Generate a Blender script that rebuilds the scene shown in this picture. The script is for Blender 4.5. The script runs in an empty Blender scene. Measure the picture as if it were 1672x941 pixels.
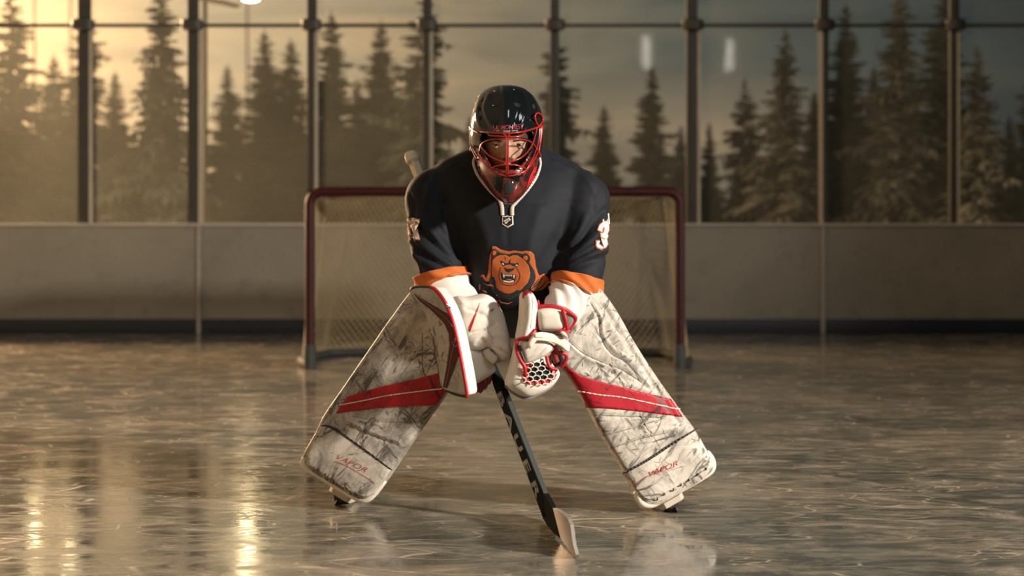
import bpy, bmesh, math, random
import numpy as np
from mathutils import Vector, Matrix
from mathutils.bvhtree import BVHTree
from mathutils import noise as mnoise

SC = bpy.context.scene
COL = SC.collection
random.seed(7)

# ------------------------------------------------------------------ camera
F = 2322.0          # focal length in picture widths of 1672
HZ = 374.0          # row of the eye level
CX = 836.0
CAMZ = 0.93
cam = bpy.data.objects.new('camera', bpy.data.cameras.new('camera'))
COL.objects.link(cam)
cam.location = (0, 0, CAMZ)
cam.rotation_euler = (math.pi / 2, 0, 0)
cam.data.sensor_width = 36.0
cam.data.lens = F / 1672.0 * 36.0
cam.data.shift_y = -(470.5 - HZ) / 1672.0
cam.data.clip_end = 400
cam.data.dof.use_dof = True
cam.data.dof.focus_distance = 4.52
cam.data.dof.aperture_fstop = 2.0
SC.camera = cam

# ------------------------------------------------------------------ colour management
SC.view_settings.view_transform = 'Standard'
SC.view_settings.look = 'None'
SC.view_settings.gamma = 1.0
SC.view_settings.exposure = 0.0
try:
    SC.view_settings.use_curve_mapping = False
except Exception:
    pass
try:
    SC.cycles.use_denoising = True
    SC.cycles.max_bounces = 8
    SC.cycles.transparent_max_bounces = 24
    SC.cycles.caustics_reflective = False
    SC.cycles.caustics_refractive = False
except Exception:
    pass

# ------------------------------------------------------------------ node helper
class NT:
    def __init__(s, nt):
        s.nt = nt
        nt.nodes.clear()
    def n(s, typ, **kw):
        nd = s.nt.nodes.new(typ)
        ins = kw.pop('ins', {})
        for k, v in kw.items():
            setattr(nd, k, v)
        for k, v in ins.items():
            if isinstance(v, tuple) and len(v) == 2 and hasattr(v[0], 'outputs'):
                s.nt.links.new(v[0].outputs[v[1]], nd.inputs[k])
            elif hasattr(v, 'outputs'):
                s.nt.links.new(v.outputs[0], nd.inputs[k])
            else:
                nd.inputs[k].default_value = v
        return nd
    def math(s, op, a, b=None, clamp=False):
        ins = {0: a}
        if b is not None:
            ins[1] = b
        return s.n('ShaderNodeMath', operation=op, use_clamp=clamp, ins=ins)
    def ramp(s, fac, stops, interp='LINEAR'):
        r = s.n('ShaderNodeValToRGB', ins={0: fac})
        cr = r.color_ramp
        cr.interpolation = interp
        while len(cr.elements) < len(stops):
            cr.elements.new(0.5)
        for e, (p, c) in zip(cr.elements, stops):
            e.position = p
            e.color = c if len(c) == 4 else (*c, 1)
        return r
    def mix(s, fac, a, b, mode='MIX'):
        return s.n('ShaderNodeMix', data_type='RGBA', blend_type=mode, ins={0: fac, 6: a, 7: b})

def C4(c):
    return (c[0], c[1], c[2], 1.0)

# ------------------------------------------------------------------ sky
W = bpy.data.worlds.new('dusk_sky')
SC.world = W
W.use_nodes = True
t = NT(W.node_tree)
tc = t.n('ShaderNodeTexCoord')
sep = t.n('ShaderNodeSeparateXYZ', ins={0: (tc, 'Generated')})
side = t.n('ShaderNodeMapRange', ins={0: (sep, 0), 1: -0.36, 2: 0.36, 3: 0.0, 4: 1.0})
base = t.ramp(side, [(0.0, (0.92, 0.60, 0.32)), (0.2, (0.70, 0.51, 0.30)), (0.45, (0.29, 0.225, 0.145)),
                     (0.66, (0.103, 0.108, 0.090)), (0.85, (0.053, 0.063, 0.060)), (1.0, (0.036, 0.042, 0.041))])
elev = t.ramp((sep, 2), [(0.0, (1.1, 1.0, .92)), (0.10, (1.05, 1.02, 1.0)), (0.17, (.92, .94, .97)), (0.34, (.55, .58, .62)), (1.0, (.26, .29, .33))])
sky = t.mix(1.0, base, elev, 'MULTIPLY')
mp = t.n('ShaderNodeMapping', ins={0: (tc, 'Generated'), 3: (5.0, 5.0, 26.0)})
cl = t.n('ShaderNodeTexNoise', ins={'Vector': mp, 'Scale': 1.6, 'Detail': 5.0, 'Roughness': .55, 'Distortion': .6})
clr = t.ramp((cl, 0), [(0.3, (.72, .74, .78)), (0.5, (1, 1, 1)), (0.68, (1.28, 1.16, 1.02))])
sky = t.mix(1.0, (sky, 2), clr, 'MULTIPLY')
# warm band of last light low between the trees on the right
vd = t.n('ShaderNodeVectorMath', operation='DISTANCE', ins={0: (t.n('ShaderNodeMapping', ins={0: (tc, 'Generated'), 3: (1, 0, 2.2)}), 0), 1: (0.135, 0, 0.14)})
wb = t.ramp((vd, 1), [(0.0, (.20, .115, .055)), (0.045, (.09, .05, .024)), (0.12, (0, 0, 0))])
sky = t.mix(1.0, (sky, 2), wb, 'ADD')
nv = t.n('ShaderNodeVectorMath', operation='NORMALIZE', ins={0: (tc, 'Generated')})
sd = Vector((-0.385, 1.0, 0.15)).normalized()
dt = t.n('ShaderNodeVectorMath', operation='DOT_PRODUCT', ins={0: nv, 1: tuple(sd)})
gl = t.math('POWER', t.math('MAXIMUM', (dt, 1), 0.0), 260.0)
glc = t.mix(gl, (0, 0, 0, 1), (1.3, .74, .30, 1))
sky = t.mix(1.0, (sky, 2), (glc, 2), 'ADD')
bg = t.n('ShaderNodeBackground', ins={0: (sky, 2), 1: 1.0})
t.n('ShaderNodeOutputWorld', ins={0: bg})

# ------------------------------------------------------------------ lamps
def area(name, loc, target, size, power, color, size_y=None, spread=180):
    l = bpy.data.lights.new(name, 'AREA')
    l.energy = power
    l.color = color
    l.size = size
    if size_y:
        l.shape = 'RECTANGLE'
        l.size_y = size_y
    l.spread = math.radians(spread)
    o = bpy.data.objects.new(name, l)
    COL.objects.link(o)
    o.location = loc
    o.rotation_euler = (Vector(target) - Vector(loc)).to_track_quat('-Z', 'Y').to_euler()
    return o

area('rink_key_lamp', (10.6, -1.4, 4.5), (0.1, 4.7, .55), 0.8, 375, (1.0, .90, .77), spread=62)
area('added_fill_light', (2.4, 0.2, 6.3), (0, 4.7, .6), 1.3, 75, (.88, .96, 1.0))  # added fill light with no visible source, brightens mask and face
area('low_sun_lamp', (-8.0, 15.5, 3.2), (-0.6, 4.6, .5), 1.6, 2900, (1.0, .63, .34))
area('rink_strip_lamp_a', (2.68, -3.0, 4.45), (2.68, 8, 3.0), 0.16, 3, (1.0, .93, .78), 0.62)
area('rink_strip_lamp_b', (4.33, -3.0, 4.40), (4.33, 8, 3.0), 0.16, 3, (1.0, .93, .78), 0.62)

# ------------------------------------------------------------------ geometry helpers
def P(px, py, Y):
    return Vector(((px - CX) * Y / F, Y, CAMZ + (HZ - py) * Y / F))

def proj(v):
    return (CX + F * v[0] / v[1], HZ - F * (v[2] - CAMZ) / v[1])

CAM = Vector((0, 0, CAMZ))

def ray(px, py):
    return Vector(((px - CX) / F, 1.0, (HZ - py) / F))

def root(name, loc, label, cat, group=None):
    o = bpy.data.objects.new(name, None)
    o.empty_display_size = 0.1
    COL.objects.link(o)
    o.location = loc
    tag(o, label, cat, group)
    return o

def tag(o, label=None, cat=None, group=None, kind=None):
    if label: o['label'] = label
    if cat: o['category'] = cat
    if group: o['group'] = group
    if kind: o['kind'] = kind
    return o

def wloc(o):
    l = Vector((0, 0, 0))
    while o is not None:
        l = l + o.location
        o = o.parent
    return l

def mesh_obj(name, verts, faces, mat, parent=None, smooth=True, loc=None, label=None, recalc=True):
    """verts in world coordinates; the object is parented with its parent's origin"""
    base = wloc(parent) if parent is not None else (Vector(loc) if loc is not None else Vector((0, 0, 0)))
    me = bpy.data.meshes.new(name)
    me.from_pydata([tuple(Vector(v) - base) for v in verts], [], [tuple(f) for f in faces])
    me.validate()
    if recalc:
        bm = bmesh.new(); bm.from_mesh(me)
        bmesh.ops.recalc_face_normals(bm, faces=bm.faces[:])
        bm.to_mesh(me); bm.free()
    if smooth:
        me.polygons.foreach_set('use_smooth', [True] * len(me.polygons))
    me.update()
    o = bpy.data.objects.new(name, me)
    COL.objects.link(o)
    if mat is not None:
        me.materials.append(mat)
    if parent is not None:
        o.parent = parent
    else:
        o.location = base
    if label: o['label'] = label
    return o

def autosmooth(o, ang=40):
    """sharp edges over an angle"""
    bm = bmesh.new(); bm.from_mesh(o.data)
    for e in bm.edges:
        if len(e.link_faces) == 2 and e.calc_face_angle(0) > math.radians(ang):
            e.smooth = False
    bm.to_mesh(o.data); bm.free()

class MB:
    """collects shapes into one mesh"""
    def __init__(s):
        s.v = []; s.f = []
    def add(s, vs, fs):
        n = len(s.v)
        s.v += [Vector(v) for v in vs]
        s.f += [tuple(i + n for i in f) for f in fs]
    def loft(s, rings, cap=True, closed=False):
        vs, fs = loft(rings, cap, closed); s.add(vs, fs)
    def tube(s, pts, r, n=8, cap=True, closed=False, flat=1.0, up=None):
        vs, fs = tube(pts, r, n, cap, closed, flat, up); s.add(vs, fs)
    def box(s, c, half, R=None, bev=0.0):
        vs, fs = bbox(c, half, R, bev); s.add(vs, fs)
    def sphere(s, c, r, nu=16, nv=10, R=None):
        vs, fs = ball(c, r, nu, nv, R); s.add(vs, fs)
    def build(s, name, mat, parent=None, smooth=True, sharp=40, **kw):
        o = mesh_obj(name, s.v, s.f, mat, parent, smooth, **kw)
        if smooth and sharp: autosmooth(o, sharp)
        return o

def loft(rings, cap=True, closed=False):
    n = len(rings[0])
    vs = [Vector(p) for r in rings for p in r]
    fs = []
    m = len(rings)
    for i in range(m if closed else m - 1):
        a = i * n; b = ((i + 1) % m) * n
        for j in range(n):
            k = (j + 1) % n
            fs.append((a + j, a + k, b + k, b + j))
    if cap and not closed:
        fs.append(tuple(range(n - 1, -1, -1)))
        fs.append(tuple((m - 1) * n + j for j in range(n)))
    return vs, fs

def catmull(pts, sub, closed=False):
    pts = [tuple(p) for p in pts]
    out = []
    n = len(pts)
    segs = n if closed else n - 1
    for i in range(segs):
        if closed:
            p0, p1, p2, p3 = pts[(i - 1) % n], pts[i], pts[(i + 1) % n], pts[(i + 2) % n]
        else:
            p0 = pts[max(i - 1, 0)]; p1 = pts[i]; p2 = pts[i + 1]; p3 = pts[min(i + 2, n - 1)]
        for k in range(sub):
            t_ = k / sub
            t2 = t_ * t_; t3 = t2 * t_
            out.append(tuple(0.5 * ((2 * b) + (-a + c) * t_ + (2 * a - 5 * b + 4 * c - d) * t2 + (-a + 3 * b - 3 * c + d) * t3)
                             for a, b, c, d in zip(p0, p1, p2, p3)))
    if not closed:
        out.append(pts[-1])
    return out

def tube(pts, r, n=8, cap=True, closed=False, flat=1.0, up=None):
    pts = [Vector(p) for p in pts]
    m = len(pts)
    rs = r if isinstance(r, (list, tuple)) else [r] * m
    tans = []
    for i in range(m):
        if closed:
            a, b = pts[(i - 1) % m], pts[(i + 1) % m]
        else:
            a, b = pts[max(i - 1, 0)], pts[min(i + 1, m - 1)]
        d = (b - a)
        tans.append(d.normalized() if d.length > 1e-9 else Vector((0, 0, 1)))
    u = Vector(up) if up is not None else Vector((0, 0, 1))
    if abs(u.dot(tans[0])) > .95:
        u = Vector((1, 0, 0))
    rings = []
    for i in range(m):
        tn = tans[i]
        u = (u - tn * u.dot(tn))
        if u.length < 1e-6:
            u = tn.orthogonal()
        u.normalize()
        w = tn.cross(u)
        rr = rs[i]
        rings.append([pts[i] + u * (rr * flat * math.cos(2 * math.pi * j / n)) + w * (rr * math.sin(2 * math.pi * j / n)) for j in range(n)])
    return loft(rings, cap, closed)

def bbox(c, half, R=None, bev=0.0):
    bm = bmesh.new()
    bmesh.ops.create_cube(bm, size=2.0)
    for v in bm.verts:
        v.co = Vector((v.co.x * half[0], v.co.y * half[1], v.co.z * half[2]))
    if bev > 0:
        bmesh.ops.bevel(bm, geom=bm.edges[:], offset=bev, segments=2, profile=.6, affect='EDGES')
    R = R or Matrix.Identity(3)
    c = Vector(c)
    bm.verts.index_update()
    vs = [R @ v.co + c for v in bm.verts]
    fs = [tuple(v.index for v in f.verts) for f in bm.faces]
    bm.free()
    return vs, fs

def ball(c, r, nu=16, nv=10, R=None):
    if not isinstance(r, (list, tuple)):
        r = (r, r, r)
    R = R or Matrix.Identity(3)
    c = Vector(c)
    vs = [c + R @ Vector((0, 0, r[2]))]
    for i in range(1, nv):
        th = math.pi * i / nv
        for j in range(nu):
            ph = 2 * math.pi * j / nu
            vs.append(c + R @ Vector((r[0] * math.sin(th) * math.cos(ph), r[1] * math.sin(th) * math.sin(ph), r[2] * math.cos(th))))
    vs.append(c + R @ Vector((0, 0, -r[2])))
    fs = []
    for j in range(nu):
        k = (j + 1) % nu
        fs.append((0, 1 + j, 1 + k))
        for i in range(nv - 2):
            a = 1 + i * nu; b = a + nu
            fs.append((a + j, b + j, b + k, a + k))
        a = 1 + (nv - 2) * nu
        fs.append((a + j, len(vs) - 1, a + k))
    return vs, fs

class Frame:
    """a plane through three points: o + a*u + b*v, normal n faces the camera"""
    def __init__(s, o, a, b):
        s.o = Vector(o)
        s.u = (Vector(a) - s.o).normalized()
        v = Vector(b) - s.o
        s.v = (v - s.u * v.dot(s.u)).normalized()
        s.n = s.u.cross(s.v)
        if s.n.dot(CAM - s.o) < 0:
            s.n = -s.n
    def hit(s, px, py):
        d = ray(px, py)
        k = (s.o - CAM).dot(s.n) / d.dot(s.n)
        q = CAM + d * k - s.o
        return (q.dot(s.u), q.dot(s.v))
    def pt(s, a, b, h=0.0):
        return s.o + s.u * a + s.v * b + s.n * h
    def P(s, px, py, h=0.0):
        return s.pt(*s.hit(px, py), h)

def chaikin(pts, it=2):
    for _ in range(it):
        out = []
        n = len(pts)
        for i in range(n):
            a, b = pts[i], pts[(i + 1) % n]
            out.append(tuple(.75 * x + .25 * y for x, y in zip(a, b)))
            out.append(tuple(.25 * x + .75 * y for x, y in zip(a, b)))
        pts = out
    return pts

def resample(pts, N):
    pts = np.array(pts, float)
    q = np.vstack([pts, pts[:1]])
    d = np.r_[0, np.cumsum(np.linalg.norm(np.diff(q, axis=0), axis=1))]
    s = np.linspace(0, d[-1], N, endpoint=False)
    return np.stack([np.interp(s, d, q[:, k]) for k in range(q.shape[1])], 1)

def pillow(outline, fr, front, back, N=120, J=14, p=3.0, chk=2, disp=None, pb=None, px_in=True):
    """a cushion: the traced outline on a plane, swelling to the front and to the back"""
    uv = [fr.hit(*q) for q in outline] if px_in else outline
    if chk: uv = chaikin(uv, chk)
    uv = resample(uv, N)
    c = uv.mean(0)
    cov = np.cov((uv - c).T)
    w, V = np.linalg.eigh(cov)
    ax = V[:, 1]; bx = V[:, 0]
    L = np.abs((uv - c) @ ax).max(); Wd = np.abs((uv - c) @ bx).max()
    ext = max(L - Wd, 0.0) * 0.95
    tt = np.clip((uv - c) @ ax, -ext, ext)
    sp = c + tt[:, None] * ax
    vs = []; rings = []
    def ring(s, h, fn=None):
        q = sp + s * (uv - sp)
        out = []
        for a, b in q:
            hh = h
            v = fr.pt(a, b, hh)
            if fn is not None:
                v = v + fr.n * fn(*proj(v))
            out.append(v)
        return out
    rings = []
    ss = [1 - (1 - math.cos(math.pi / 2 * j / J)) if False else math.cos(math.pi / 2 * (j / J) ** 1.0) for j in range(J + 1)]
    ss = [max(x, 0.02) for x in ss]
    pb = pb or p
    for s in reversed(ss[1:]):
        rings.append(ring(s, -back * (1 - s ** pb) ** (1 / pb)))
    rings.append(ring(1.0, 0.0))
    for s in ss[1:]:
        rings.append(ring(s, front * (1 - s ** p) ** (1 / p), disp))
    vs, fs = loft(rings, True)
    # winding: make the faces look outwards
    a, b, c3 = (vs[i] for i in fs[len(fs) - 3][:3])
    if (b - a).cross(c3 - a).dot(fr.n) < 0:
        fs = [tuple(reversed(f)) for f in fs]
    return vs, fs

def bvh_of(*objs):
    vs = []; fs = []
    for o in objs:
        base = wloc(o)
        n = len(vs)
        vs += [v.co + base for v in o.data.vertices]
        fs += [tuple(i + n for i in p_.vertices) for p_ in o.data.polygons]
    return BVHTree.FromPolygons(vs, fs)

def poly_bm(polys, maxlen):
    """2-D polygons -> fine triangle mesh (2-D)"""
    bm = bmesh.new()
    for pl in polys:
        vs = [bm.verts.new((q[0], q[1], 0)) for q in pl]
        try:
            bm.faces.new(vs)
        except Exception:
            pass
    bm.normal_update()
    bmesh.ops.triangulate(bm, faces=bm.faces[:], ngon_method='EAR_CLIP')
    refine(bm, maxlen)
    return bm

def refine(bm, maxlen):
    for _ in range(7):
        es = [e for e in bm.edges if e.calc_length() > maxlen]
        if not es: break
        bmesh.ops.subdivide_edges(bm, edges=es, cuts=1)
        bmesh.ops.triangulate(bm, faces=[f for f in bm.faces if len(f.verts) > 3])

def drape(name, bm, bvh, off, mat, parent, label=None, thick=0.0012, direction=None, yfall=4.6):
    """lay a 2-D shape (picture coordinates) onto the surface under it as thin applied cloth, tape or print"""
    bm.verts.index_update()
    vs = []
    for v in bm.verts:
        d = ray(v.co.x, v.co.y).normalized()
        hit, nrm, _, _ = bvh.ray_cast(CAM, d)
        if hit is None:
            q = P(v.co.x, v.co.y, yfall)
            hit, nrm, _, _ = bvh.find_nearest(q)
        if nrm.dot(d) > 0: nrm = -nrm
        vs.append(hit + nrm * off)
    fs = [tuple(v.index for v in f.verts) for f in bm.faces]
    bm.free()
    fs2 = []
    for f in fs:
        a, b, c = (vs[i] for i in f[:3])
        fs2.append(f if (b - a).cross(c - a).dot(CAM - a) > 0 else tuple(reversed(f)))
    o = mesh_obj(name, vs, fs2, mat, parent, label=label, recalc=False)
    if thick:
        md = o.modifiers.new('thickness', 'SOLIDIFY'); md.thickness = thick; md.offset = -1
    return o

def drape_polys(name, polys, bvh, off, mat, parent, maxlen=4.0, **kw):
    return drape(name, poly_bm(polys, maxlen), bvh, off, mat, parent, **kw)

def ribbon(pts, w, sub=6):
    """2-D band along a line; w = width or list of widths"""
    ws = w if isinstance(w, (list, tuple)) else [w] * len(pts)
    q = catmull([(p_[0], p_[1], ww) for p_, ww in zip(pts, ws)], sub) if len(pts) > 2 else [(*pts[0], ws[0]), (*pts[1], ws[1])]
    L = []; R = []
    for i, (x, y, ww) in enumerate(q):
        a = q[max(i - 1, 0)]; b = q[min(i + 1, len(q) - 1)]
        dx, dy = b[0] - a[0], b[1] - a[1]
        l = math.hypot(dx, dy) or 1
        nx, ny = -dy / l, dx / l
        L.append((x + nx * ww / 2, y + ny * ww / 2)); R.append((x - nx * ww / 2, y - ny * ww / 2))
    return [[L[i], L[i + 1], R[i + 1], R[i]] for i in range(len(q) - 1)]

def text_bm(txt, org, ux, uy, size, maxlen=2.0, stretch=1.0, shear=0.0, bold=0.0):
    """lettering as a 2-D shape: origin, direction along the line, direction up, letter height (picture units)"""
    cu = bpy.data.curves.new('lettering', 'FONT')
    cu.body = txt
    cu.size = 1.0
    cu.resolution_u = 3
    cu.offset = bold
    cu.shear = shear
    cu.align_x = 'CENTER'; cu.align_y = 'CENTER'
    ob = bpy.data.objects.new('lettering', cu)
    COL.objects.link(ob)
    bpy.context.view_layer.update()
    dg = bpy.context.evaluated_depsgraph_get()
    me = bpy.data.meshes.new_from_object(ob.evaluated_get(dg))
    bpy.data.objects.remove(ob); bpy.data.curves.remove(cu)
    bm = bmesh.new(); bm.from_mesh(me)
    bpy.data.meshes.remove(me)
    k = size / 0.7
    for v in bm.verts:
        a, b = v.co.x * k * stretch, v.co.y * k
        v.co = Vector((org[0] + ux[0] * a + uy[0] * b, org[1] + ux[1] * a + uy[1] * b, 0))
    bmesh.ops.triangulate(bm, faces=bm.faces[:])
    refine(bm, maxlen)
    return bm
# ------------------------------------------------------------------ materials
def new_mat(name):
    m = bpy.data.materials.new(name)
    m.use_nodes = True
    return m, NT(m.node_tree)

def simple(name, col, rough=.5, metal=0.0, bump=0.0, bscale=60.0, var=0.12, vscale=9.0, coat=0.0, spec=.5, sheen=0.0):
    m, t = new_mat(name)
    tc = t.n('ShaderNodeTexCoord')
    nz = t.n('ShaderNodeTexNoise', ins={'Vector': (tc, 'Object'), 'Scale': vscale, 'Detail': 6.0, 'Roughness': .6})
    r = t.ramp((nz, 0), [(0.3, tuple(c * (1 - var) for c in col)), (0.7, tuple(min(1, c * (1 + var)) for c in col))])
    b = t.n('ShaderNodeBsdfPrincipled', ins={'Base Color': r, 'Roughness': rough, 'Metallic': metal, 'Coat Weight': coat,
                                             'Coat Roughness': .05, 'Specular IOR Level': spec, 'Sheen Weight': sheen})
    if bump:
        n2 = t.n('ShaderNodeTexNoise', ins={'Vector': (tc, 'Object'), 'Scale': bscale, 'Detail': 4.0})
        bp = t.n('ShaderNodeBump', ins={'Strength': bump, 'Distance': .004, 'Height': (n2, 0)})
        t.nt.links.new(bp.outputs[0], b.inputs['Normal'])
    t.n('ShaderNodeOutputMaterial', ins={0: b})
    return m

def fabric(name, col, rough=.8, weave=900.0, sheen=.15, bump=.12, mesh_holes=False):
    m, t = new_mat(name)
    tc = t.n('ShaderNodeTexCoord')
    nz = t.n('ShaderNodeTexNoise', ins={'Vector': (tc, 'Object'), 'Scale': 7.0, 'Detail': 5.0})
    r = t.ramp((nz, 0), [(0.3, tuple(c * .85 for c in col)), (0.7, tuple(c * 1.15 for c in col))])
    w1 = t.n('ShaderNodeTexWave', wave_type='BANDS', bands_direction='X', ins={'Vector': (tc, 'Object'), 'Scale': weave / 4, 'Distortion': .6})
    w2 = t.n('ShaderNodeTexWave', wave_type='BANDS', bands_direction='Z', ins={'Vector': (tc, 'Object'), 'Scale': weave / 4, 'Distortion': .6})
    h = t.math('ADD', (w1, 1), (w2, 1))
    bp = t.n('ShaderNodeBump', ins={'Strength': bump, 'Distance': .0008, 'Height': h})
    b = t.n('ShaderNodeBsdfPrincipled', ins={'Base Color': r, 'Roughness': rough, 'Sheen Weight': sheen, 'Sheen Roughness': .4, 'Normal': bp, 'Specular IOR Level': .3})
    t.n('ShaderNodeOutputMaterial', ins={0: b})
    return m

def scuffed(name, col, dark=(.05,.045,.04), amount=.5, scale=1.0, rough=.5):
    """worn synthetic leather: smears of puck rubber, pencil-like strokes and a few thin scratches"""
    m, t = new_mat(name)
    tc = t.n('ShaderNodeTexCoord')
    def layer(rot, stretch, sc, lo, hi, det=8.0, rg=.7, dist=1.0, off=0.0):
        mp = t.n('ShaderNodeMapping', vector_type='TEXTURE', ins={0: (tc, 'Object'), 1: (off, off, off), 2: (.1, rot, .1), 3: (1.0, 1.0, stretch)})
        nz = t.n('ShaderNodeTexNoise', ins={'Vector': mp, 'Scale': sc * scale, 'Detail': det, 'Roughness': rg, 'Distortion': dist})
        return t.ramp((nz, 0), [(lo, (0, 0, 0)), (hi, (1, 1, 1))])
    k = .10 * (amount - .5)
    smear = layer(.5, 1.8, 11.0, .50 - k, .80 - k, 10.0, .75, 1.8)
    cloud = layer(-.3, 1.3, 5.0, .45 - k, .78 - k, 6.0, .6, .8, .7)
    s1 = layer(.62, 7.0, 34.0, .575 - k, .70 - k, 5.0, .65, .9, .2)
    s2 = layer(-.7, 8.0, 38.0, .60 - k, .72 - k, 5.0, .65, .9, 1.9)
    s3 = layer(1.35, 6.0, 30.0, .61 - k, .73 - k, 5.0, .65, 1.2, 3.1)
    n4 = t.n('ShaderNodeTexNoise', ins={'Vector': (tc, 'Object'), 'Scale': 7.0 * scale, 'Detail': 3.0})
    msk = t.ramp((n4, 0), [(.40 - k, (.12, .12, .12)), (.58 - k, (1, 1, 1))])
    n3 = t.n('ShaderNodeTexNoise', ins={'Vector': (tc, 'Object'), 'Scale': 9.0 * scale, 'Detail': 3.0})
    warp = t.n('ShaderNodeVectorMath', operation='MULTIPLY_ADD', ins={0: (n3, 1), 1: (.08, .08, .08), 2: (tc, 'Object')})
    vo = t.n('ShaderNodeTexVoronoi', feature='DISTANCE_TO_EDGE', ins={'Vector': warp, 'Scale': 13.0 * scale, 'Randomness': 1.0})
    ln = t.ramp((vo, 0), [(0.0, (1, 1, 1)), (.010, (.8, .8, .8)), (.022, (0, 0, 0))])
    n5 = t.n('ShaderNodeTexNoise', ins={'Vector': (tc, 'Object'), 'Scale': 26.0 * scale, 'Detail': 2.0})
    lnm = t.math('MULTIPLY', ln, t.ramp((n5, 0), [(.54, (0, 0, 0)), (.60, (1, 1, 1))]))
    strokes = t.math('MULTIPLY', t.math('MAXIMUM', t.math('MAXIMUM', s1, s2), s3), msk)
    a = t.math('MULTIPLY', t.math('ADD', t.math('MULTIPLY', smear, .75), t.math('MULTIPLY', cloud, .35)), amount)
    b_ = t.math('MULTIPLY', strokes, 1.1 * amount)
    c_ = t.math('MULTIPLY', lnm, 1.1 * amount)
    tot = t.math('MINIMUM', t.math('MAXIMUM', t.math('MAXIMUM', a, b_), c_), .90)
    cm = t.mix(tot, C4(col), C4(dark))
    ng = t.n('ShaderNodeTexNoise', ins={'Vector': (tc, 'Object'), 'Scale': 420.0, 'Detail': 2.0})
    hh = t.math('SUBTRACT', t.math('MULTIPLY', (ng, 0), .25), t.math('MULTIPLY', tot, .5))
    bp = t.n('ShaderNodeBump', ins={'Strength': .4, 'Distance': .0015, 'Height': hh})
    b = t.n('ShaderNodeBsdfPrincipled', ins={'Base Color': (cm, 2), 'Roughness': rough, 'Normal': bp, 'Specular IOR Level': .35})
    t.n('ShaderNodeOutputMaterial', ins={0: b})
    return m

M = {}
M['navy'] = fabric('navy_jersey_cloth', (.0046, .0064, .0112), .75, sheen=.03)
M['orange_cloth'] = fabric('orange_jersey_cloth', (.47, .115, .022), .75)
M['white_cloth'] = fabric('white_jersey_cloth', (.66, .62, .57), .8)
M['grey_trim'] = fabric('grey_white_trim_cloth', (.58, .53, .47), .8)
M['crest_orange'] = fabric('crest_orange_twill', (.36, .085, .017), .7)
M['crest_dark'] = fabric('crest_dark_twill', (.011, .012, .014), .75)
M['crest_white'] = fabric('crest_white_twill', (.62, .6, .56), .7)
M['crest_grey'] = fabric('crest_grey_twill', (.18, .18, .18), .7)
M['pants'] = fabric('slate_pants_nylon', (.065, .080, .080), .65)
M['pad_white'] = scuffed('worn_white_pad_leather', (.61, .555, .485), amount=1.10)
M['pad_scuffed_shaded'] = scuffed('scuffed_shaded_white_pad_leather', (.53, .48, .42), amount=1.18)  # heavier scuffs, and a darker base that paints in the pad's shade
M['pad_wrap'] = scuffed('worn_white_boot_wrap_leather', (.63, .575, .505), amount=1.04)
M['pad_red'] = scuffed('worn_red_pad_leather', (.42, .008, .020), dark=(.03, .005, .006), amount=.8, scale=.9)
M['glove_white'] = scuffed('worn_white_glove_leather', (.68, .63, .56), amount=.26, scale=.9)
M['board_face_shaded'] = scuffed('worn_shaded_white_blocker_face', (.46, .42, .37), amount=.8)  # blocker face and its red panel are darkened to paint in their shade
M['board_red_shaded'] = scuffed('worn_shaded_red_blocker_panel', (.085, .009, .009), dark=(.03, .006, .006), amount=.4)
M['red_trim'] = simple('red_binding', (.42, .008, .014), .45, bump=.2, bscale=200)
M['red_palm'] = simple('red_palm_leather', (.17, .008, .010), .55, bump=.3, bscale=120)
M['dark_trim'] = simple('dark_binding', (.02, .017, .016), .5)
M['black_rubber'] = simple('black_rubber', (.012, .012, .012), .5, bump=.2)
M['edge_white'] = scuffed('white_roll_leather', (.70, .65, .575), amount=.2)
M['beige'] = simple('beige_plastic', (.50, .44, .35), .45)
M['seam_grime'] = simple('grimy_pad_seam', (.11, .098, .085), .8)
M['lace'] = simple('white_lace_cord', (.70, .66, .58), .7, bump=.3, bscale=300)
M['cage_red'] = simple('red_enamelled_wire', (.31, .014, .009), .25, coat=.4)
M['shell_black'] = simple('gloss_black_helmet_shell', (.005, .006, .007), .08, coat=.35, var=.05, spec=.3)
M['shell_hole'] = simple('black_vent_hole', (.002, .002, .002), .9)
M['chrome'] = simple('steel_fitting', (.62, .62, .62), .2, metal=1.0)
M['liner'] = simple('dark_helmet_foam', (.010, .012, .012), .8)
M['red_print'] = simple('dull_red_print', (.26, .03, .04), .45)
M['pad_print'] = simple('red_pad_print', (.40, .015, .015), .5)
M['carbon'] = simple('black_composite_stick', (.012, .017, .017), .8, var=.2, vscale=40, spec=.08)
M['heel_tape'] = simple('matt_black_heel', (.014, .016, .016), .95, spec=0.0)
M['carbon_edge'] = simple('grey_stick_edge', (.030, .036, .036), .6, spec=.2)
M['stick_print'] = simple('grey_stick_lettering', (.34, .34, .31), .5)
M['blade_grey'] = simple('pale_grey_stick_blade', (.34, .315, .29), .5, var=.1, vscale=25, bump=.15, bscale=90)
M['tape'] = simple('cream_grip_tape', (.60, .52, .40), .8, bump=.5, bscale=150)
M['steel'] = simple('skate_blade_steel', (.5, .5, .5), .28, metal=1.0)
M['boot_black'] = simple('black_skate_boot', (.014, .014, .014), .45, bump=.2)
M['post_red'] = simple('dark_red_goal_pipe', (.030, .0028, .0035), .55, var=.2, vscale=6, spec=.25)
M['goal_base_grey'] = simple('dark_grey_goal_base', (.026, .030, .028), .75)
M['post_metal'] = simple('painted_glass_stanchion', (.040, .040, .032), .5, var=.2)
M['post_edge'] = simple('pale_glass_edge_strip', (.46, .42, .34), .35)
M['cap'] = simple('board_cap_rail', (.46, .43, .38), .4, var=.08)
M['kick'] = simple('navy_kickplate', (.006, .011, .019), .5, var=.25, vscale=2)
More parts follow.
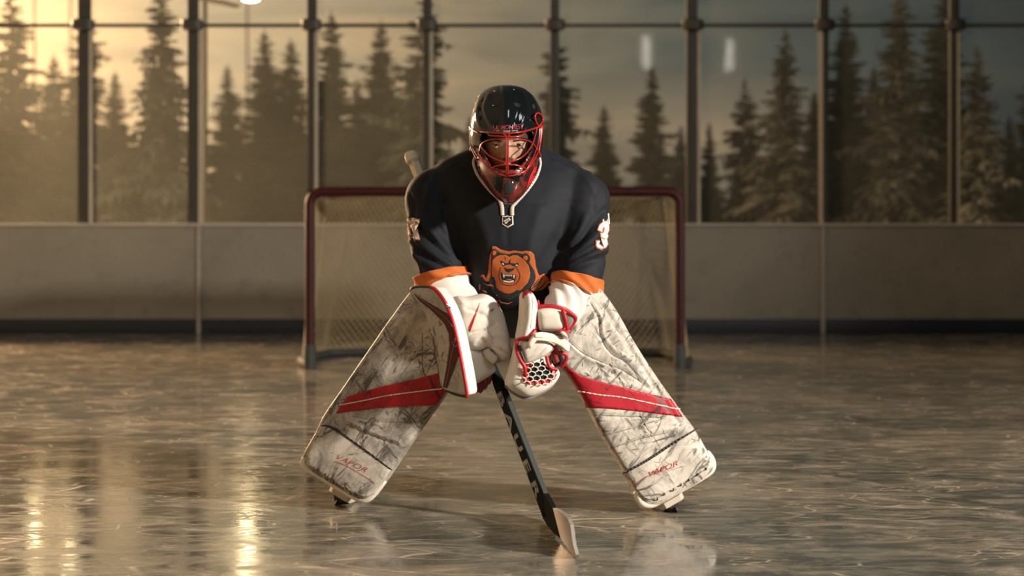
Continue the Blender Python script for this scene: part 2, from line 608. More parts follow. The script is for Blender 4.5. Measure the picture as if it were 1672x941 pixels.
M['seam'] = simple('pale_seam_strip', (.33, .30, .25), .5)
M['bark'] = simple('spruce_bark', (.035, .026, .020), .9, bump=.6, bscale=25)
M['lamp_metal'] = simple('lamp_post_metal', (.035, .033, .028), .6)

def board_mat():
    m, t = new_mat('scuffed_rink_board')
    tc = t.n('ShaderNodeTexCoord')
    n1 = t.n('ShaderNodeTexNoise', ins={'Vector': (tc, 'Object'), 'Scale': 1.3, 'Detail': 8.0, 'Roughness': .62})
    n2 = t.n('ShaderNodeTexNoise', ins={'Vector': (tc, 'Object'), 'Scale': 4.5, 'Detail': 6.0, 'Roughness': .7})
    r1 = t.ramp((n1, 0), [(.3, (.20, .185, .153)), (.7, (.26, .242, .20))])
    r2 = t.ramp((n2, 0), [(.28, (.74, .74, .74)), (.44, (1, 1, 1))])
    c = t.mix(1.0, r1, r2, 'MULTIPLY')
    b = t.n('ShaderNodeBsdfPrincipled', ins={'Base Color': (c, 2), 'Roughness': .5})
    t.n('ShaderNodeOutputMaterial', ins={0: b})
    return m
M['board'] = board_mat()

def glass_mat():
    m, t = new_mat('haze_veiled_rink_glass')
    tc = t.n('ShaderNodeTexCoord')
    n1 = t.n('ShaderNodeTexNoise', ins={'Vector': (tc, 'Object'), 'Scale': .9, 'Detail': 5.0})
    haze_veil = t.n('ShaderNodeMapRange', ins={0: (n1, 0), 1: .3, 2: .7, 3: .030, 4: .056})  # veil in the pane stands in for haze in the air behind it
    tr = t.n('ShaderNodeBsdfTransparent', ins={0: (.89, .925, .90, 1)})
    tl = t.n('ShaderNodeBsdfTranslucent', ins={0: (.84, .88, .78, 1)})
    df = t.n('ShaderNodeBsdfDiffuse', ins={0: (.62, .78, .70, 1)})
    d2 = t.n('ShaderNodeMixShader', ins={0: .30, 1: tl, 2: df})
    a = t.n('ShaderNodeMixShader', ins={0: haze_veil, 1: tr, 2: d2})
    fz = t.n('ShaderNodeFresnel', ins={0: 1.45})
    bp = t.n('ShaderNodeBump', ins={'Strength': .05, 'Distance': .02, 'Height': (n1, 0)})
    gl = t.n('ShaderNodeBsdfGlossy', ins={0: (1, 1, 1, 1), 1: .04, 'Normal': bp})
    b = t.n('ShaderNodeMixShader', ins={0: fz, 1: a, 2: gl})
    t.n('ShaderNodeOutputMaterial', ins={0: b})
    return m
M['glass'] = glass_mat()

def ice_mat():
    m, t = new_mat('scratched_rink_ice')
    tc = t.n('ShaderNodeTexCoord')
    n1 = t.n('ShaderNodeTexNoise', ins={'Vector': (tc, 'Object'), 'Scale': .55, 'Detail': 7.0, 'Roughness': .6, 'Distortion': .4})
    base = t.ramp((n1, 0), [(.30, (.032, .046, .044)), (.5, (.100, .097, .080)), (.70, (.225, .19, .142))])  # dark teal patches in the colour imitate reflected trees and sky
    # frosty smears
    mp = t.n('ShaderNodeMapping', ins={0: (tc, 'Object'), 2: (0, 0, .3), 3: (1.0, 2.6, 1)})
    n2 = t.n('ShaderNodeTexNoise', ins={'Vector': mp, 'Scale': 3.4, 'Detail': 12.0, 'Roughness': .72, 'Distortion': 1.2})
    s2 = t.ramp((n2, 0), [(.44, (0, 0, 0)), (.56, (.4, .4, .4)), (.70, (1, 1, 1))])
    # skate cuts: edges of stretched, warped cells
    def cuts(scale, rot, sq, wid, warp, mlo, mhi, ms):
        nw = t.n('ShaderNodeTexNoise', ins={'Vector': (tc, 'Object'), 'Scale': 2.2, 'Detail': 5.0})
        wv = t.n('ShaderNodeVectorMath', operation='MULTIPLY_ADD', ins={0: (nw, 1), 1: (warp, warp, 0), 2: (tc, 'Object')})
        mpp = t.n('ShaderNodeMapping', ins={0: wv, 2: (0, 0, rot), 3: (1, sq, 1)})
        vo = t.n('ShaderNodeTexVoronoi', feature='DISTANCE_TO_EDGE', ins={'Vector': mpp, 'Scale': scale, 'Randomness': 1.0})
        l = t.ramp((vo, 0), [(0, (1, 1, 1)), (wid, (0, 0, 0))])
        nm = t.n('ShaderNodeTexNoise', ins={'Vector': (tc, 'Object'), 'Scale': ms, 'Detail': 4.0, 'Roughness': .6})
        k = t.ramp((nm, 0), [(mlo, (0, 0, 0)), (mhi, (1, 1, 1))])
        return t.math('MULTIPLY', l, k)
    c1 = cuts(2.2, .12, 4.2, .030, .22, .47, .60, 1.7)
    c2 = cuts(3.6, -.35, 4.5, .036, .18, .50, .62, 2.6)
    c3 = cuts(8.0, .25, 4.0, .06, .14, .52, .64, 3.6)
    # snow specks
    v2 = t.n('ShaderNodeTexVoronoi', feature='F1', ins={'Vector': (tc, 'Object'), 'Scale': 20.0, 'Randomness': 1.0})
    sp = t.ramp((v2, 0), [(.05, (1, 1, 1)), (.12, (0, 0, 0))])
    nm2 = t.n('ShaderNodeTexNoise', ins={'Vector': (tc, 'Object'), 'Scale': 2.0, 'Detail': 3.0})
    spm = t.math('MULTIPLY', sp, t.ramp((nm2, 0), [(.56, (0, 0, 0)), (.66, (1, 1, 1))]))
    ln = t.math('MAXIMUM', t.math('MAXIMUM', c1, c2), t.math('MAXIMUM', c3, spm))
    fr = t.math('MAXIMUM', t.math('MULTIPLY', s2, .62), t.math('MULTIPLY', ln, .8), clamp=True)
    cm = t.mix(fr, base, (.56, .48, .37, 1))
    rg = t.n('ShaderNodeMapRange', ins={0: fr, 1: 0, 2: 1, 3: .07, 4: .5})
    nb = t.n('ShaderNodeTexNoise', ins={'Vector': (tc, 'Object'), 'Scale': 7.0, 'Detail': 6.0, 'Roughness': .6})
    hh = t.math('ADD', t.math('MULTIPLY', (nb, 0), .35), t.math('MULTIPLY', ln, .35))
    bp = t.n('ShaderNodeBump', ins={'Strength': .08, 'Distance': .012, 'Height': hh})
    b = t.n('ShaderNodeBsdfPrincipled', ins={'Base Color': (cm, 2), 'Roughness': rg, 'IOR': 1.5, 'Normal': bp, 'Specular IOR Level': .5})
    t.n('ShaderNodeOutputMaterial', ins={0: b})
    return m
M['ice'] = ice_mat()

def foliage(name, col, frost=0.0):
    m, t = new_mat(name)
    tc = t.n('ShaderNodeTexCoord')
    n1 = t.n('ShaderNodeTexNoise', ins={'Vector': (tc, 'Object'), 'Scale': 2.2, 'Detail': 5.0, 'Roughness': .7})
    r = t.ramp((n1, 0), [(.35, tuple(c * .55 for c in col)), (.6, col)])
    c = r
    if frost:
        n2 = t.n('ShaderNodeTexNoise', ins={'Vector': (tc, 'Object'), 'Scale': 1.6, 'Detail': 5.0})
        k = t.ramp((n2, 0), [(.42, (0, 0, 0)), (.60, (frost, frost, frost))])
        mx = t.mix(k, r, (.34, .335, .29, 1))
        b = t.n('ShaderNodeBsdfPrincipled', ins={'Base Color': (mx, 2), 'Roughness': .85})
    else:
        b = t.n('ShaderNodeBsdfPrincipled', ins={'Base Color': r, 'Roughness': .85})
    t.n('ShaderNodeOutputMaterial', ins={0: b})
    return m
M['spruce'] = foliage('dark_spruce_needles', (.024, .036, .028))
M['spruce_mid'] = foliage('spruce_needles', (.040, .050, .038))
M['spruce_frost'] = foliage('frosted_spruce_needles', (.055, .060, .048), .6)
M['snow'] = simple('trodden_snow', (.5, .5, .5), .8, bump=.5, bscale=3)

def emit(name, col, st):
    m, t = new_mat(name)
    e = t.n('ShaderNodeEmission', ins={0: C4(col), 1: st})
    t.n('ShaderNodeOutputMaterial', ins={0: e})
    return m
M['lamp_glow'] = emit('lit_lamp_lens', (1.0, .74, .40), 42.0)
# ------------------------------------------------------------------ the rink
BY = 12.6                      # plane of the boards
S = F / BY
def bx(px): return (px - CX) / S
def bz(py): return CAMZ + (HZ - py) / S

def grid_plane(name, x0, x1, y0, y1, z, mat, nx=2, ny=2):
    vs = [(x0 + (x1 - x0) * i / nx, y0 + (y1 - y0) * j / ny, z) for j in range(ny + 1) for i in range(nx + 1)]
    fs = [(j * (nx + 1) + i, j * (nx + 1) + i + 1, (j + 1) * (nx + 1) + i + 1, (j + 1) * (nx + 1) + i) for j in range(ny) for i in range(nx)]
    return mesh_obj(name, vs, fs, mat, smooth=False)

def slab(name, x0, x1, y0, y1, z0, z1, mat, bev=.004, parent=None):
    m = MB(); m.box(((x0 + x1) / 2, (y0 + y1) / 2, (z0 + z1) / 2), ((x1 - x0) / 2, (y1 - y0) / 2, (z1 - z0) / 2), None, bev)
    return m.build(name, mat, parent)

XL, XR = -9.0, 9.0
tag(slab('floor', XL - 2, XR + 2, -6, BY + .25, -.08, 0.0, M['ice'], 0), kind='structure')
tag(grid_plane('ground', -60, 60, BY + .25, 120, -.02, M['snow']), kind='structure')
btop = bz(369)
kick = bz(521)
tag(slab('wall_back', XL, XR, BY, BY + .12, 0, btop, M['board']), kind='structure')
tag(slab('baseboard_back', XL, XR, BY - .018, BY, 0, kick, M['kick']), kind='structure')
tag(slab('trim_1', XL, XR, BY - .025, BY + .14, btop, btop + .022, M['cap'], .006), kind='structure')
for i, px in enumerate((325, 1343)):
    tag(slab('trim_%d' % (i + 2), bx(px) - .016, bx(px) + .016, BY - .024, BY, .002, btop, M['seam'], .003), kind='structure')

# stanchions, the rail joint between the two tiers of glass, and the panes
PX = [-50, 135, 313, 508, 697, 906, 1131, 1347, 1561, 1770]
PW = [20, 20, 17, 15, 15, 15, 18, 15, 15, 15]
EDGE = {135: 146, 313: 325, 508: 515.5, 1131: 1142, 1347: 1343, 1561: 1567, 697: 704}
GLY = BY + .06
jz = bz(40)
topz = bz(-330)
names = {-50: 'metal glass stanchion just beyond the left edge of the picture',
         135: 'warm-lit metal glass stanchion nearest the left edge, pale strip beside it',
         313: 'metal glass stanchion directly above the left white board seam',
         508: 'metal glass stanchion rising behind the left end of the goal crossbar',
         697: 'ochre-lit metal glass stanchion behind the butt end of the stick',
         906: 'dark metal glass stanchion just right of the helmet',
         1131: 'thick dark metal glass stanchion rising behind the right goal post',
         1347: 'metal glass stanchion directly above the right board seam',
         1561: 'metal glass stanchion nearest the right edge among the darkest trees',
         1770: 'metal glass stanchion just beyond the right edge of the picture'}
for px, w in zip(PX, PW):
    x = bx(px)
    hw = w / S / 2
    r = root('glass_stanchion', (x, GLY, btop + .022), names[px], 'post', 'stanchions holding the rink glass')
    m = MB(); m.box((x, GLY, (btop + .022 + topz) / 2), (hw, .03, (topz - btop - .022) / 2), None, .008)
    m.build('post', M['post_metal'], r)
    m = MB(); 
    m.tube([(x, GLY - .052, jz - .055), (x, GLY - .052, jz - .04), (x, GLY - .052, jz + .04), (x, GLY - .052, jz + .055)], [.05, hw + .05, hw + .05, .05], 20, flat=.5, up=(0, 1, 0))
    m.build('clamp', M['post_metal'], r)
    if px in EDGE:
        ex = bx(EDGE[px])
        m = MB(); m.box((ex, GLY - .012, (btop + .022 + jz) / 2), (.0135, .022, (jz - btop - .022) / 2), None, .004)
        m.build('edge_strip', M['post_edge'], r, label='pale strip along the glass edge')
k = 0
for a, b in zip(PX[:-1], PX[1:]):
    for z0, z1 in ((btop + .022, jz - .008), (jz + .008, topz)):
        k += 1
        o = slab('window_%d' % k, bx(a) + .03, bx(b) - .03, GLY - .006, GLY + .006, z0, z1, M['glass'], 0)
        # one sheet of clear acrylic: the front face alone carries the look of the pane
        bm = bmesh.new(); bm.from_mesh(o.data)
        bmesh.ops.delete(bm, geom=[f for f in bm.faces if f.normal.y > -.5], context='FACES')
        bm.to_mesh(o.data); bm.free()
        tag(o, kind='structure')
tag(slab('trim_4', bx(-60), bx(1780), GLY - .012, GLY + .012, jz - .016, jz + .016, M['post_metal'], .004), kind='structure')

# ------------------------------------------------------------------ goal
GY = 9.43
GS = F / GY
def gx(px): return (px - CX) / GS
def gz(py): return CAMZ + (HZ - py) / GS
gl, gr, gt = gx(506), gx(1110), gz(313)
goal = root('hockey_goal', ((gl + gr) / 2, GY, 0), 'dark red hockey goal frame with pale diamond netting behind the goalie', 'goal')
pr = .033
def arc(c, a0, a1, r, n=8):
    return [(c[0] + r * math.cos(a0 + (a1 - a0) * i / n), GY, c[1] + r * math.sin(a0 + (a1 - a0) * i / n)) for i in range(n + 1)]
cr = .085
pts = [(gl, GY, .02), (gl, GY, .3)] + arc((gl + cr, gt - cr), math.pi, math.pi / 2, cr) + arc((gr - cr, gt - cr), math.pi / 2, 0, cr) + [(gr, GY, .3), (gr, GY, .02)]
m = MB(); m.tube(pts, pr, 20); m.build('goal_pipe', M['post_red'], goal)
for x in (gl, gr):
    m = MB(); m.tube([(x, GY, .0), (x, GY, .155), (x, GY, .165)], [pr + .008, pr + .008, pr], 20); m.build('post_foot', M['goal_base_grey'], goal, label='dark grey ring round the foot of the post')  # each post is dark grey and slightly thicker at its foot
GD = .98     # depth at the ice
gl2, gr2 = gl - .10, gr + .10
back = [(gl, GY, .03), (gl2, GY + .32, .03), (gl2 + .06, GY + .72, .03), (gl2 + .36, GY + GD, .03), (gr2 - .36, GY + GD, .03), (gr2 - .06, GY + .72, .03), (gr2, GY + .32, .03), (gr, GY, .03)]
m = MB(); m.tube(catmull(back, 6), .03, 12); m.build('base_frame', M['goal_base_grey'], goal)
TD = .5      # depth of the top frame
top = [(gl, GY, gt), (gl + .06, GY + TD * .75, gt - .012), (gl + .28, GY + TD, gt - .02), (gr - .28, GY + TD, gt - .02), (gr - .06, GY + TD * .75, gt - .012), (gr, GY, gt)]
m = MB(); m.tube(catmull(top, 6), .017, 10); m.build('top_frame', M['post_red'], goal)
M['net'] = simple('cream_net_cord', (.33, .27, .16), .8, var=.1)
bc = catmull(back, 10); tcv = catmull(top, 14)
def along(c, s):
    c = np.array(c); d = np.r_[0, np.cumsum(np.linalg.norm(np.diff(c, axis=0), axis=1))]
    return np.array([np.interp(s * d[-1], d, c[:, k]) for k in range(3)])
def netpt(s, h):
    a = along(bc, s); b = along(tcv, s)
    sag = math.sin(math.pi * h) * .05
    p_ = a * (1 - h) + b * h
    p_[1] += sag * (1 if .2 < s < .8 else .3)
    return p_
def cordmesh(fn, ns, nh, r, mb):
    """diamond lattice of three-sided cords"""
    G = {}
    def g(i, j):
        if (i, j) not in G: G[(i, j)] = Vector(fn(i / ns, j / nh))
        return G[(i, j)]
    for i in range(ns):
        for j in range(nh):
            if (i + j) % 2 == 0: segs = (((i, j), (i + 1, j + 1)),)
            else: segs = (((i + 1, j), (i, j + 1)),)
            for a, b in segs:
                A, B = g(*a), g(*b)
                mb.tube([A, B], r, 3, cap=False)
m = MB(); cordmesh(netpt, 176, 44, .0027, m); m.build('netting', M['net'], goal, sharp=0)
def nettop(s, h):
    a = np.array((gl + (gr - gl) * s, GY, gt)); b = along(tcv, s); q = a * (1 - h) + b * h
    q[2] -= .03 * math.sin(math.pi * h)
    return q
m = MB(); cordmesh(nettop, 116, 22, .0027, m); m.build('top_netting', M['net'], goal, sharp=0)
# ------------------------------------------------------------------ spruces beyond the glass
def spruce_mesh(name, seed, whorls, width, droop, gap, h0=.04):
    """unit-height foliage: whorls of drooping boughs, each of many small twigs"""
    rng = random.Random(seed)
    V = []; Fc = []
    def spindle(a, b, r):
        d = (b - a)
        if d.length < 1e-6: return
        d.normalize()
        u = d.orthogonal().normalized(); w = d.cross(u)
        mid = a.lerp(b, .4)
        n = len(V)
        V.append(a); V.append(b)
        for k in range(3):
            an = k * 2.094
            V.append(mid + u * (r * math.cos(an)) + w * (r * math.sin(an)))
        for k in range(3):
            p_, q = n + 2 + k, n + 2 + (k + 1) % 3
            Fc.append((n, p_, q)); Fc.append((n + 1, q, p_))
    nbr = whorls * 15
    for i in range(nbr):
        h = h0 + (1 - h0) * (i / (nbr - 1)) ** .80
        h = min(h + rng.uniform(-.006, .006), .992)
        prof = (1 - h) ** .80 * (1.0 if h > .18 else .75 + 1.4 * h)
        # boughs grow in loose tiers
        tier = .5 + .5 * math.cos(h * whorls * 3.3 + 1.3 * math.sin(h * 17))
        R = width * prof * (.70 + .42 * tier) * rng.uniform(.8, 1.12) + .010
        if rng.random() < gap * 1.5: continue
        an = i * 2.39996 + rng.uniform(-.5, .5)
        L = R * rng.uniform(.6, 1.15)
        dx = Vector((math.cos(an), math.sin(an), 0)); sdv = Vector((-dx.y, dx.x, 0))
        dr = droop * rng.uniform(.7, 1.35) * (1 - .75 * h)
        pts = []
        for q in range(5):
            s = q / 4
            z = h + L * (.16 * s - dr * s * s + .34 * dr * s ** 4)
            pts.append(dx * (L * s) + Vector((0, 0, z)))
        for q in range(4):
            spindle(pts[q], pts[q + 1] + (pts[q + 1] - pts[q]) * .25, L * .05 + .0018)
        nt = 5 if h > .6 else 7
        for q in range(1, nt + 1):
            s = q / nt
            f = s * 4; i0 = min(int(f), 3)
            b0 = pts[i0].lerp(pts[i0 + 1], f - i0)
            tl = L * (.34 * (1 - s) + .13) * rng.uniform(.7, 1.35)
            for sg in (-1, 1):
                e = b0 + sdv * (sg * tl * .8) + dx * (tl * .55) + Vector((0, 0, -tl * rng.uniform(.25, .85)))
                spindle(b0, e, tl * .20 + .0014)
            e = b0 + Vector((0, 0, -tl * rng.uniform(.7, 1.3))) + dx * (tl * .2)
            spindle(b0, e, tl * .19 + .0014)
    spindle(Vector((0, 0, .95)), Vector((0, 0, 1.03)), .004)
    me = bpy.data.meshes.new(name)
    me.from_pydata([tuple(v) for v in V], [], Fc)
    me.update()
    return me

def trunk_mesh():
    vs, fs = tube([(0, 0, 0), (0, 0, .03), (0.002, 0, .4), (0, 0.001, .75), (0, 0, 1.0)], [.016, .0125, .009, .0045, .001], 9)
    me = bpy.data.meshes.new('spruce_trunk')
    me.from_pydata([tuple(v) for v in vs], [], fs); me.update()
    me.materials.append(M['bark'])
    return me

TR = trunk_mesh()
FO = {}
shapes = {'a': (11, 20, .20, .55, .08), 'b': (23, 13, .27, .70, .16), 'c': (37, 24, .17, .6, .04), 'd': (51, 15, .235, .85, .12)}
for k_, (sd_, wh, wd, dr, gp) in shapes.items():
    for mk in ('spruce', 'spruce_mid', 'spruce_frost'):
        if not FO:
            pass
        base_me = FO.get((k_, 'spruce'))
        me = base_me.copy() if base_me else spruce_mesh('spruce_foliage', sd_, wh, wd, dr, gp)
        me.materials.clear(); me.materials.append(M[mk])
        FO[(k_, mk)] = me

GROUP = 'spruces beyond the rink glass'
def spruce(px, top, Y, shape, mk, label, wide=1.0, rz=0.0):
    z = CAMZ + (HZ - top) * Y / F
    x = (px - CX) * Y / F
    r = root('spruce_tree', (x, Y, -.02), label, 'tree', GROUP)
    for nm, me in (('trunk', TR), ('foliage', FO[(shape, mk)])):
        o = bpy.data.objects.new(nm, me)
        COL.objects.link(o); o.parent = r
        o.scale = (z * wide, z * wide, z)
        o.rotation_euler = (0, 0, rz)

TREES = [
 # px, top row, distance, shape, needles, width, label
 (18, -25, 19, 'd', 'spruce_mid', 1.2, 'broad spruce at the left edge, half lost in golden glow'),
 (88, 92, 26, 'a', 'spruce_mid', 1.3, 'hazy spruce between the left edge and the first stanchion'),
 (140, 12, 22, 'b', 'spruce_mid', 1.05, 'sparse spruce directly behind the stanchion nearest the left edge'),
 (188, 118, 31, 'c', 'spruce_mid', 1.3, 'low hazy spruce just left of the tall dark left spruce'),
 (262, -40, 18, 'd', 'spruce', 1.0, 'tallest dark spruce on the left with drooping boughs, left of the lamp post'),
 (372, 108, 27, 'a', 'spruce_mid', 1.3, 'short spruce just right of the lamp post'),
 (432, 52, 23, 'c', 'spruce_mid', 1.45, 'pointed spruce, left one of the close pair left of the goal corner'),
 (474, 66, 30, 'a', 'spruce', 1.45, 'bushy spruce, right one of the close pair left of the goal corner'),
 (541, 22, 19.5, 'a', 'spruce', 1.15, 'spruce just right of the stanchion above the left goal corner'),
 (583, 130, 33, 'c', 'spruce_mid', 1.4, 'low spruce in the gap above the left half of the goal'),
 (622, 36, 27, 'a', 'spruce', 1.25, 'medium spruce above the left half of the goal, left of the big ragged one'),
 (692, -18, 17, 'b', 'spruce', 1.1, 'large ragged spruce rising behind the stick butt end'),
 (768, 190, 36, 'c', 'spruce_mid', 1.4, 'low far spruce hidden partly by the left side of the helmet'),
 (908, 30, 21, 'b', 'spruce', .82, 'ragged spruce just right of the helmet'),
 (868, 200, 35, 'c', 'spruce_mid', 1.4, 'low far spruce directly behind the helmet'),
 (986, 172, 29, 'a', 'spruce', 1.2, 'small spruce between helmet and pale lone spruce, right of the shoulder'),
 (1064, 108, 22, 'a', 'spruce_frost', 1.15, 'pale symmetrical spruce standing alone above the right half of the goal'),
 (1112, 205, 33, 'c', 'spruce_mid', 1.3, 'low far spruce left of the thick dark stanchion'),
 (1158, 200, 27, 'c', 'spruce', 1.1, 'small dark spruce just right of the thick dark stanchion'),
 (1216, 128, 24, 'b', 'spruce', 1.05, 'dark spruce with bare tip left of the frosted leaning one'),
 (1283, 46, 19.5, 'd', 'spruce_frost', 1.05, 'frosted spruce in the pane left of the right board seam'),
 (1330, 150, 30, 'c', 'spruce', 1.4, 'low dark spruce left of the stanchion over the right board seam'),
 (1381, 8, 25, 'c', 'spruce', 1.2, 'narrow very dark spruce just right of the right board seam stanchion'),
 (1428, 110, 28, 'a', 'spruce', 1.2, 'half-hidden dark spruce between narrow dark and giant frosted spruces'),
 (1470, -30, 18, 'd', 'spruce_frost', 1.05, 'giant frosted spruce with sweeping lower boughs on the right'),
 (1540, -22, 20, 'a', 'spruce', 1.15, 'tall nearly black spruce left of the stanchion nearest the right edge'),
 (1596, 72, 16.5, 'd', 'spruce_frost', 1.0, 'frosted spruce just right of the stanchion nearest the right edge'),
 (1648, 190, 29, 'c', 'spruce', 1.3, 'low dark spruce near the right edge'),
 (1690, 90, 24, 'a', 'spruce', 1.1, 'dark spruce cut off by the right edge'),
]
for i, (px, top_, Y, sh, mk, wd, lb) in enumerate(TREES):
    spruce(px, top_, Y, sh, mk, lb, wd, i * 1.37)

# ------------------------------------------------------------------ floodlight post outside
LY = 16.5
lx = (334 - CX) * LY / F
lz = CAMZ + (HZ + 1) * LY / F
lp = root('lamp_post', (lx, LY, -.02), 'grey lamp post beyond the glass, left of the goal, cut by top edge', 'lamp')
m = MB(); m.tube([(lx, LY, -.02), (lx, LY, lz)], [.038, .032], 12); m.build('pole', M['lamp_metal'], lp)
ax = (386 - CX) * LY / F
m = MB(); m.tube([(lx - .10, LY, lz + .03), (lx, LY, lz), (lx + .2, LY, lz - .035), (ax, LY, lz - .075), (ax + .05, LY, lz - .07)], [.03, .045, .05, .045, .02], 10, flat=.6)
m.build('lamp_arm', M['lamp_metal'], lp)
hx, hz_ = (409 - CX) * LY / F, CAMZ + (HZ + 3) * LY / F
m = MB(); m.box((hx, LY, hz_ + .03), (.14, .10, .035), Matrix.Rotation(-.15, 3, 'Y'), .02); m.build('lamp_head', M['lamp_metal'], lp)
m = MB(); m.sphere((hx, LY, hz_ - .01), (.10, .075, .03), 16, 8); m.build('lamp_lens', M['lamp_glow'], lp, label='glowing warm lens')
def high_lamp(px, z, Y, w, h, label):
    x = (px - CX) * Y / F
    r = root('floodlight', (x, Y, -.02), label, 'lamp')
    m = MB(); m.tube([(x, Y + .1, -.02), (x, Y + .1, z + h * .5)], .045, 10); m.build('pole', M['lamp_metal'], r)
    m = MB(); m.box((x, Y + .05, z), (w / 2 + .05, .04, h / 2 + .05), None, .02); m.build('housing', M['lamp_metal'], r)
    m = MB(); m.box((x, Y - .0, z), (w / 2, .02, h / 2), None, .01); m.build('lens', M['lamp_glow'], r)
high_lamp(403, 12.6, 60.0, .36, 1.7, 'tall narrow floodlight above the frame whose glare streaks the ice at left')
high_lamp(55, 11.9, 60.0, .26, 1.3, 'narrow floodlight above the left edge mirrored low in the ice')
high_lamp(114, 13.4, 60.0, .18, 1.0, 'small floodlight above the left edge, right of its brighter neighbour')
# ------------------------------------------------------------------ the goalie: body
def ring_xyz(z, xc, hw, yf, yb, n=64, p=2.4, lean=0.0):
    out = []
    ym = (yf + yb) / 2; hd = (yb - yf) / 2
    for j in range(n):
        a = 2 * math.pi * j / n
        c, s = math.cos(a), math.sin(a)
        x = math.copysign(abs(c) ** (2 / p), c); y = math.copysign(abs(s) ** (2 / p), s)
        out.append(Vector((xc + hw * x, ym + hd * y, z)))
    return out

def ring_path(path, sub=6, n=28):
    """path of (px, py, Y, radius) -> smooth tube points and radii"""
    q = catmull([(*P(a, b, c), r) for a, b, c, r in path], sub)
    return [Vector(v[:3]) for v in q], [v[3] for v in q]

BASE = (-.01, 4.80, 0.0)
HC = P(828, 224, 4.565)

def gz2(dx, dy, sx, sy):
    return math.exp(-(dx / sx) ** 2 - (dy / sy) ** 2)

def face_disp(px, py):
    """how far the face stands forward of a plain skull (metres)"""
    d = 0.0
    # brow
    d += .006 * gz2(px - 809, py - 229, 13, 4) + .006 * gz2(px - 847, py - 229, 13, 4)
    # sockets
    d -= .011 * gz2(px - 809, py - 236.5, 11, 6.5) + .011 * gz2(px - 847, py - 236, 11, 6.5)
    # nose: bridge to tip
    for k in range(9):
        s = k / 8
        d = max(d, (.004 + .019 * s ** 1.3) * gz2(px - (828 + 1.5 * s), py - (234 + 23 * s), 4.2 + 2.2 * s, 4.0))
    d = max(d, .012 * gz2(px - 822.5, py - 258, 4, 3.5), .012 * gz2(px - 836.5, py - 258, 4, 3.5))
    # cheeks
    d += .006 * gz2(px - 800, py - 251, 12, 9) + .006 * gz2(px - 859, py - 251, 12, 9)
    # lips
    d += .007 * gz2(px - 829, py - 269.2, 12, 2.4) + .008 * gz2(px - 829, py - 274.5, 10, 2.8)
    d -= .004 * gz2(px - 829, py - 271.8, 12, 1.0)
    d += .010 * gz2(px - 829, py - 290, 14, 9)
    return d

def head_part():
    rx, ry, rz = .083, .108, .122
    vs, fs = ball((0, 0, 0), 1.0, 150, 150)
    out = []
    for v in vs:
        # pole towards the camera so that the face is finely meshed
        q = Vector((v.x, -v.z, v.y))
        th = q.copy()
        jaw = 1.0 - .26 * max(0, -q.z) ** 1.5
        w = HC + Vector((th.x * rx * jaw, th.y * ry, th.z * rz))
        if q.y < -.15:
            px, py = proj(w)
            w.y -= face_disp(px, py) * min(1, (-q.y - .15) / .35)
        out.append(w)
    return out, fs

mb = MB()
# torso, neck, limbs (under the clothes)
tors = [(.66, 0, .15, 4.90, 5.12), (.76, 0, .15, 4.80, 5.06), (.90, 0, .16, 4.70, 4.96), (1.02, -.01, .18, 4.66, 4.88), (1.10, -.015, .15, 4.67, 4.84), (1.14, -.015, .08, 4.65, 4.79)]
mb.loft([ring_xyz(*r, n=40) for r in catmull(tors, 4)])
mb.tube([Vector((-.015, 4.74, 1.08)), Vector((-.016, 4.68, 1.14)), Vector((-.016, 4.60, 1.18))], [.062, .058, .056], 24)
mb.tube(*ring_path([(748, 300, 4.75, .06), (708, 316, 4.74, .058), (712, 400, 4.69, .045), (724, 446, 4.66, .042), (748, 495, 4.615, .034), (774, 520, 4.59, .028)]), 20)
mb.tube(*ring_path([(905, 300, 4.75, .06), (952, 316, 4.74, .058), (948, 400, 4.69, .045), (944, 450, 4.655, .042), (922, 504, 4.60, .034), (900, 532, 4.54, .028)]), 20)
LEGS = {}
for sg, ank, knee in ((-1, (572, 770, 4.82), (735, 545, 4.76)), (1, (1085, 775, 4.78), (945, 545, 4.74))):
    hip = Vector((sg * .12, 5.0, .70)); kn = P(*knee); an = P(*ank)
    LEGS[sg] = (hip, kn, an)
    mid = kn.lerp(an, .4) + Vector((0, .03, 0))
    q = catmull([(*hip, .10), (*hip.lerp(kn, .5), .085), (*kn, .06), (*mid, .055), (*an, .038)], 6)
    mb.tube([Vector(v[:3]) for v in q], [v[3] for v in q], 22)
# hands inside the gloves: palm, four fingers of different length, thumb
def hand(palm, fwd, side, down, curl):
    f = Vector(fwd).normalized(); s = Vector(side).normalized(); d = Vector(down).normalized()
    c = Vector(palm)
    R = Matrix((s, f, d)).transposed()
    mb.sphere(c, (.040, .050, .017), 18, 12, R)
    for k, (off, ln) in enumerate(((-.030, .072), (-.010, .080), (.010, .075), (.029, .058))):
        a = c + s * off + f * .042
        pts = [a, a + f * (ln * .42), a + f * (ln * (.62)) + d * (ln * .3 * curl), a + f * (ln * .60) + d * (ln * .62 * curl)]
        mb.tube(catmull(pts, 4), [.0095] * 9 + [.0085] * 3 + [.006], 10)
    a = c - s * .036 - f * .018
    mb.tube(catmull([a, a - s * .018 + f * .022 + d * .006, a - s * .016 + f * .045 + d * .022], 5), [.0115] * 6 + [.010] * 4 + [.007], 10)
hand(P(784, 548, 4.585), (.35, -.15, -.9), (0, 1, -.1), (1, .1, .3), 1.0)
hand(P(886, 565, 4.50), (-.25, -.2, -.9), (1, .1, 0), (0, -1, .1), .7)
hv, hf = head_part()
mb.add(hv, hf)
M['skin'] = simple('skin', (.40, .225, .150), .45, var=.06, vscale=30, bump=.12, bscale=500)
person = mesh_obj('person', mb.v, mb.f, M['skin'], None, True, loc=BASE)
tag(person, 'hockey goalie crouching on the ice in navy jersey, masked helmet and scuffed white pads', 'person')
